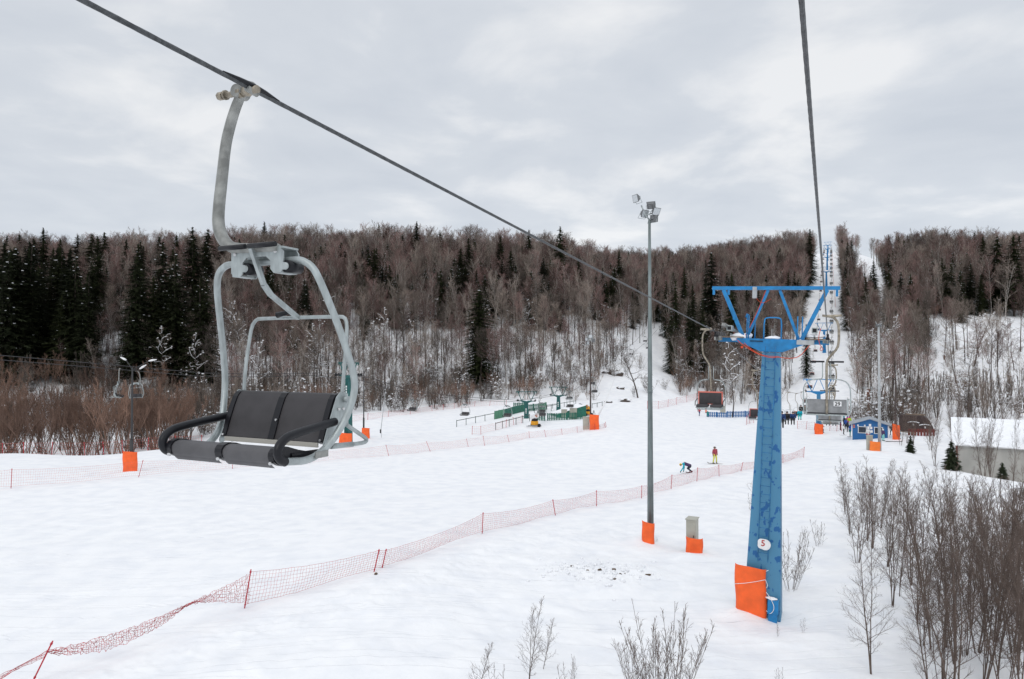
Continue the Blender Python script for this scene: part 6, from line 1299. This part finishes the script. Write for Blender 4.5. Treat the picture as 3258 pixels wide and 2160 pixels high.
# notable single trees near the foot
for px, row_top, d, me, Ht, nm, lb in [(2030, 1085, 146, BIG[0], 14, 'bare_tree', 'big wide-branching bare tree behind the tall grey mast'), (1868, 1090, 150, SNT[0], 15, 'bare_tree', 'dark bare tree with snowy boughs behind the slim mast of the station'), (1460, 1120, 140, SNT[1], 12, 'bare_tree', 'crooked bare tree with snowy boughs left of the lone spruce'),
                                 (2330, 1090, 130, SNT[1], 12, 'bare_tree', 'dark bare tree with stubby snowy boughs left of the blue column'), (2790, 1150, 112, BIG[0], 14, 'bare_tree', 'large bare tree rising behind the ticket hut'), (3080, 1150, 108, BIG[0], 14, 'bare_tree', 'gnarled wide-branching bare tree behind the dark cabin'), (2910, 1170, 116, SNT[0], 15, 'bare_tree', 'bare tree behind the dark cabin'),
                                 (2925, 1000, 170, BT[3], 19, 'birch_tree', 'white-trunked birch on the right slope left of the upper right stand'), (2985, 760, 215, BT[3], 19, 'birch_tree', 'tall white birch on the upper right slope'), (3040, 790, 205, BT[0], 18, 'birch_tree', 'forked white birch on the upper right slope'), (3100, 990, 150, BIG[0], 14, 'bare_tree', 'dark bare tree standing on the open snow slope at right'), (3205, 1010, 160, SNT[0], 15, 'bare_tree', 'bare tree on the open snow slope at the far right'), (3010, 1040, 160, SNT[0], 15, 'bare_tree', 'bare tree at the left end of the open snow slope at right')]:
    g = G(px, d); h = ztop(px, row_top, d) - g[2]; plant(nm, me, g, max(.4, h / Ht), rg.uniform(0, 6), lb, 'birch' if nm[1] == 'i' else 'bare tree')
for px, row, ht, lb in [(2897, 1440, 1.9, 'small young spruce right of the hut masts on the snow bank')]:
    g = GR(px, row); plant('young_spruce', YSP, g, ht / 4, 1, lb, 'spruce')
g = G(3028, 57); plant('young_spruce', YSP, g, (.62, (ztop(3028, 1408, 57) - g[2]) / 4), 2, 'young spruce in front of the red corner of the grey building', 'spruce')
g = G(3190, 60); plant('young_spruce', YSP, g, (.42, (ztop(3190, 1474, 60) - g[2]) / 4), 3, 'tiny spruce at the snow crest before the grey building wall', 'spruce')
# slim saplings in front of the grey building
for i in range(17):
    px = rg.uniform(2955, 3290); d = rg.uniform(59, 64) if i % 2 else rg.uniform(78, 96); g = G(px, d); plant('sapling', ALD[rg.choice((0, 2))], g, (rg.uniform(.55, .8), rg.uniform(.9, 1.35)) if i % 2 else (.8, 1.4), rg.uniform(0, 6), 'slim bare sapling beside the grey building', 'sapling', 'slim saplings round the grey building')
for px, d, s in [(2865, 86, 1.1), (2885, 88, .9), (2905, 87, 1.2), (2960, 84, 1.3), (3085, 75, 1.6), (3130, 62, 1.5)]:
    g = G(px, d); plant('sapling', ALD[rg.randrange(3)], g, s, rg.uniform(0, 6), 'bare sapling between ticket hut and grey building', 'sapling', 'saplings between hut and grey building')
# alder thicket on the right foreground bank: (column, base row, top row)
al_list = [(2728, 1790, 1450, 'leftmost slim alder clump of the right thicket'), (2775, 1745, 1440, 'alder with three thin stems second from the left edge of the right thicket'), (2838, 1930, 1470, 'leaning alder clump with stems joined at a brown foot right of the blue tower'), (2880, 1760, 1480, 'alder clump behind the leaning one right of the blue tower'),
           (2775, 2150, 1650, 'two-stemmed young alder at the bottom right of the blue tower'), (2965, 2070, 1480, 'tall dark alder in the middle of the right thicket'), (3040, 2110, 1450, None), (3060, 1830, 1480, None), (2940, 1860, 1500, None), (3000, 1800, 1460, None), (3105, 1880, 1470, None), (3160, 2050, 1470, None), (3200, 1850, 1490, None), (3235, 2150, 1470, None), (3245, 1960, 1500, None),
           (3120, 2180, 1560, None), (3030, 2230, 1620, None), (2960, 2240, 1750, None), (3190, 2240, 1560, None), (3090, 2000, 1520, None), (3150, 1800, 1500, None), (3215, 1760, 1520, None), (3055, 1760, 1520, None), (3270, 2060, 1480, None), (3270, 1830, 1500, None), (2985, 1940, 1600, None), (3130, 1950, 1530, None), (3300, 2180, 1450, None), (3180, 1930, 1500, None), (2915, 1990, 1640, None), (3070, 2090, 1600, None), (3000, 2180, 1640, None), (3225, 2080, 1540, None),
           (2690, 1640, 1455, None), (2740, 1660, 1445, None), (2800, 1680, 1455, None), (2850, 1640, 1450, None), (2950, 1650, 1465, None), (3020, 1640, 1470, None), (3080, 1650, 1480, None), (3150, 1640, 1490, None), (3205, 1650, 1500, None), (3270, 1680, 1500, None), (2705, 1700, 1480, None), (2760, 1720, 1500, None), (2860, 1900, 1600, None), (2935, 2060, 1700, None), (3010, 2060, 1600, None), (3110, 2080, 1600, None), (3170, 2150, 1650, None), (3250, 2220, 1600, None), (2820, 1800, 1520, None), (2900, 1860, 1560, None), (2940, 1760, 1500, None), (2900, 1700, 1500, None), (2990, 1690, 1510, None), (3120, 1700, 1520, None), (3230, 1690, 1540, None)]
for i, (px, row, top, lb) in enumerate(al_list):
    g = GR(px, min(row, 2230), 9); hh = ztop(px, top, g[1]) - g[2]; k = (0, 2, 1, 3)[i % 4] if i > 4 else (1, 0, 1, 2, 2)[i]; Ht = (5.2, 5.0, 5.5, 4.6)[k]
    plant('alder_bush', ALD[k], g, (max(.55, hh / Ht) * 1.0, hh / Ht), rg.uniform(0, 6.28), lb or 'dark bare alder bush crowded in the thicket on the right bank', 'alder bush', None if lb else 'alders of the right thicket', tilt=rg.gauss(0, .03))
SL = [(1680, 2185, 1880, 0, 'bare sapling with upright twigs at the bottom edge in the middle'), (1725, 2130, 1975, 0, 'smaller bushy sapling touching the right of the bottom middle sapling'), (1508, 2230, 2045, 0, 'thin sapling top poking up at the bottom edge left of the middle saplings'), (1580, 2250, 2090, 2, 'low twigs at the bottom edge just left of the middle saplings'), (1800, 2230, 2085, 2, 'sparse twigs at the bottom edge right of the middle saplings'), (1827, 2160, 2075, 2, 'two thin upright stalks at the bottom right of the middle saplings'),
      (2085, 2260, 1930, 1, 'wide fan of thin bare stems at the bottom edge below the tall mast'), (2150, 2260, 1915, 1, 'right half of the fan of bare stems at the bottom edge below the tall mast'), (2030, 2260, 2000, 1, 'left fringe of thin bare stems at the bottom edge'), (2480, 2200, 2110, 2, 'short twigs at the bottom edge below the blue tower'), (2515, 1880, 1670, 1, 'slender sapling just right of the blue tower foot'), (2398, 1610, 1480, 0, 'faint sapling left of the blue column'), (2388, 1625, 1560, 2, 'low twigs left of the blue column'),
      (2600, 1740, 1640, 2, 'small sapling on the snow right of the blue tower'), (2612, 1735, 1655, 2, 'thin sapling beside the small sapling right of the blue tower'), (2558, 1720, 1665, 2, 'tiny twig on the snow right of the blue column'), (2555, 2030, 1960, 2, 'leaning thin twig right of the orange pad'), (2475, 2040, 1975, 2, 'two short twigs below the foot of the blue tower'), (2090, 1727, 1715, 2, 'dry stalk at the foot of the tall mast')]
for px, row, top, k, lb in SL:
    g = GR(px, min(row, 2235), 9); hh = max(.3, ztop(px, top, g[1]) - g[2]); Ht = (3.0, 2.6, 1.7)[k] if px != 1680 else 5.5; plant('sapling', SAP[k] if px != 1680 else ALD[2], g, (max(.7, hh / Ht) if k == 1 else hh / Ht, hh / Ht), rg.uniform(0, 6.28), lb, 'sapling')
# small rock and log shapes on the hill foot
m = MB()
for i, (px, row, s) in enumerate([(1950, 1187, 1.0), (1962, 1195, 1.3), (1930, 1190, .8), (1975, 1240, .7), (1935, 1281, .6), (1990, 1278, .9)]):
    g = GR(px, row, 60); m = MB(); m.blob((0, 0, .1), 1.2 * s, .6 * s, .5 * s, i, 12, .3); o = m.build('rock', MT['bark'], None, g); tag(o, ['dark rock in the snow right of the slim mast', 'largest dark rock under the snow right of the slim mast', 'left dark rock in the snow right of the slim mast', 'dark rock lower on the snowy slope beside the lance', 'small dark stump at the foot of the slope left of the mast', 'dark log at the foot of the slope beside the tall mast'][i], 'rock')
    c = MB(); c.blob((0, 0, .1 + .35 * s), 1.15 * s, .62 * s, .30 * s, i + 9, 12, .3); c.build('snow_cap', MT['snow'], o)
